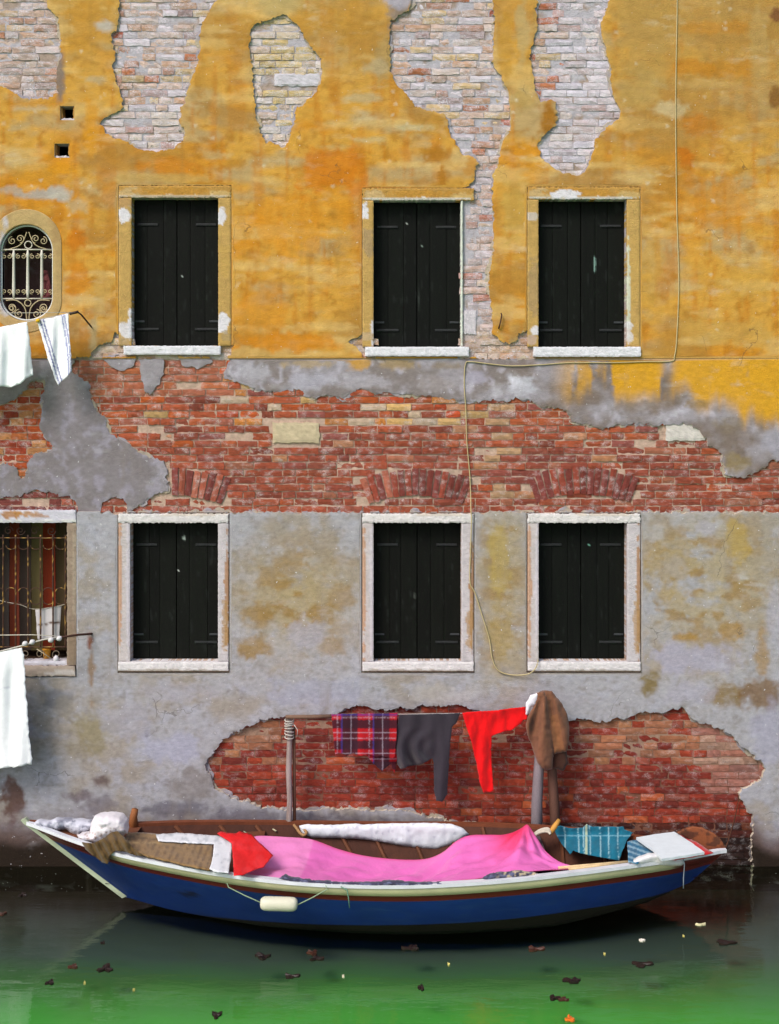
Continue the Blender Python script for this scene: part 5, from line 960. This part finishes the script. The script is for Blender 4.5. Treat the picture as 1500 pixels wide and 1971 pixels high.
V, F = tube([P(455, 1588, .32), P(466, 1598, .36), P(476, 1606, .42)], .008, 6); mk('short_stick', V, F, M_WOOD, None, lin((170, 176, 150)), True, 'short pale stick leaning on the wall side gunwale behind red plastic', 'stick')
a = P(1070, 1670, 1.40); b_ = P(1200, 1657, 1.30)
for k in range(2):
    V, F = tube([np.array(P(1075 + 20 * k, 1671 + 3 * k, 1.42 + .06 * k)), np.array(P(1225 - 20 * k, 1658 + 3 * k, 1.30 + .05 * k))], .014, 7); mk('wooden_pole', V, F, M_WOOD, None, lin((226, 196, 150)), True, ['long pale wooden pole lying inside the canal side gunwale towards the stern', 'shorter pale pole lying next to the long one inside the gunwale'][k], 'pole')
# fender
def gy(u): return float(np.interp(u, us, yG))
fy = gy(537) + .10; fz0 = P(537, 1740, fy)
prof = [(-36, .016), (-35, .036), (-32, .048), (-28, .055), (-20, .057), (0, .057), (20, .057), (28, .055), (32, .048), (35, .036), (36, .016)]
fen = empty('boat_fender', (fz0[0], fz0[1], fz0[2] - .07), 'white cylindrical fender hung level on two cords along the blue hull', 'fender')
V, F = tube([P(537 + a, 1740 + a * .03, fy) for a, _ in prof], [r for _, r in prof], 16); mk('float_body', V, F, M_PLASTIC, fen, np.tile(lin((222, 218, 196)), (len(V), 1)) * (.85 + .3 * fbm(V[:, 0] * 30, V[:, 2] * 60, 229, 3))[:, None], True)
for a in ((501, 1737, 440, 1708), (573, 1742, 630, 1712)):
    y1 = gy(a[2]) + .03; V, F = tube([P(a[0], a[1], fy), P((a[0] + a[2]) / 2, (a[1] + a[3]) / 2 + 1, (fy + y1) / 2), P(a[2], a[3], y1), P(a[2] - 3, a[3] - 8, y1 - .01)], .005, 5); mk('cord', V, F, M_ROPE, fen, lin((150, 170, 140)), True)
V, F = tube([P(656, 1707, gy(656) + .035), P(668, 1713, gy(668) + .04), P(671, 1728, gy(670) + .04), P(673, 1748, gy(673) + .035)], .005, 5); mk('loose_cord', V, F, M_ROPE, None, lin((110, 150, 130)), True, 'loose green cord end hanging down the blue hull', 'cord')
V, F = tube([P(1316, 1655, gy(1316) + .06), P(1318, 1664, gy(1316) + .055), P(1316, 1690, gy(1316) + .05), P(1316, 1710, gy(1316) + .04)], .005, 5); mk('loose_cord', V, F, M_ROPE, None, lin((170, 180, 190)), True, 'thin white cord hanging over the hull beside the smooth white sack', 'cord')

# ------------------------------------------------------------------ leaves and scraps on the water
def wpt(u, v):
    q = (v - WL) * S; y = D * q / (H + q); return ((u - U0) * S * (D - y) / D, -y)
def floater(u, v, ru, rv, col, nm, lb, cat, grp, seed):
    x, y = wpt(u, v); r = np.random.RandomState(seed); n = 20; k = 10.0 / 12 * S
    ang = np.linspace(0, 2 * math.pi, n, endpoint=False); rad = .35 + .75 * np.abs(np.cos(ang * 1.5 + r.rand() * 6)) + .3 * r.rand(n); sy = rv * 1.8
    top = [(x, y, .012)]; rim = [(x + math.cos(a) * rr * ru * k, y + math.sin(a) * rr * sy * k, .003 + .016 * r.rand() * rr) for a, rr in zip(ang, rad)]; low = [(p[0], p[1], -.004) for p in rim]
    V = np.array(top + rim + low); F = [(0, 1 + i, 1 + (i + 1) % n) for i in range(n)] + [(1 + i, 1 + n + i, 1 + n + (i + 1) % n, 1 + (i + 1) % n) for i in range(n)] + [tuple(1 + n + i for i in range(n - 1, -1, -1))]
    mk(nm, V, F, M_LEAF, None, lin(col) * (.7 + .6 * r.rand(len(V), 1)), False, lb, cat, grp)
for k, (u, v, a, b_) in enumerate([(141, 1862, 8, 4), (203, 1866, 13, 7), (96, 1892, 7, 5), (507, 1842, 14, 6), (602, 1835, 9, 6), (609, 1846, 12, 5), (561, 1880, 13, 4), (792, 1826, 15, 5), (1030, 1828, 15, 5), (811, 1902, 5, 6), (1102, 1889, 15, 5), (1067, 1922, 9, 4), (1086, 1925, 9, 3), (1236, 1857, 17, 6), (1398, 1815, 19, 6), (417, 1955, 8, 6), (4, 1760, 8, 4), (44, 1724, 8, 4), (198, 1816, 4, 2)]):
    floater(u, v, a, b_, (34, 16, 10) if k % 4 else (70, 36, 22), 'floating_leaf', 'dark curled dead leaf floating on the canal', 'leaf', 'dead leaves on the water', 700 + k)
floater(1236, 1811, 6, 2.5, (236, 226, 214), 'floating_scrap', 'white scrap floating on the canal off the stern', 'scrap', None, 801)
floater(1348, 1781, 9, 1.2, (236, 226, 180), 'floating_stick', 'short pale stick floating on the canal off the stern', 'stick', None, 802)
floater(1097, 1963, 7, 4, (236, 120, 30), 'orange_peel', 'orange peel floating on the green water', 'peel', None, 803)
floater(661, 1881, 2, 1.6, (226, 216, 190), 'floating_petal', 'tiny pale petal floating on the canal', 'petal', 'pale petals on the water', 804)
for k, (u, v) in enumerate([(163, 1894), (258, 1907), (1164, 1838), (864, 1858), (1316, 1803)]): floater(u, v, 1.7, 1.2, (220, 206, 120), 'floating_petal', 'tiny pale petal floating on the canal', 'petal', 'pale petals on the water', 810 + k)
print('bricks', len(bricks), 'wall tris', len(TF))
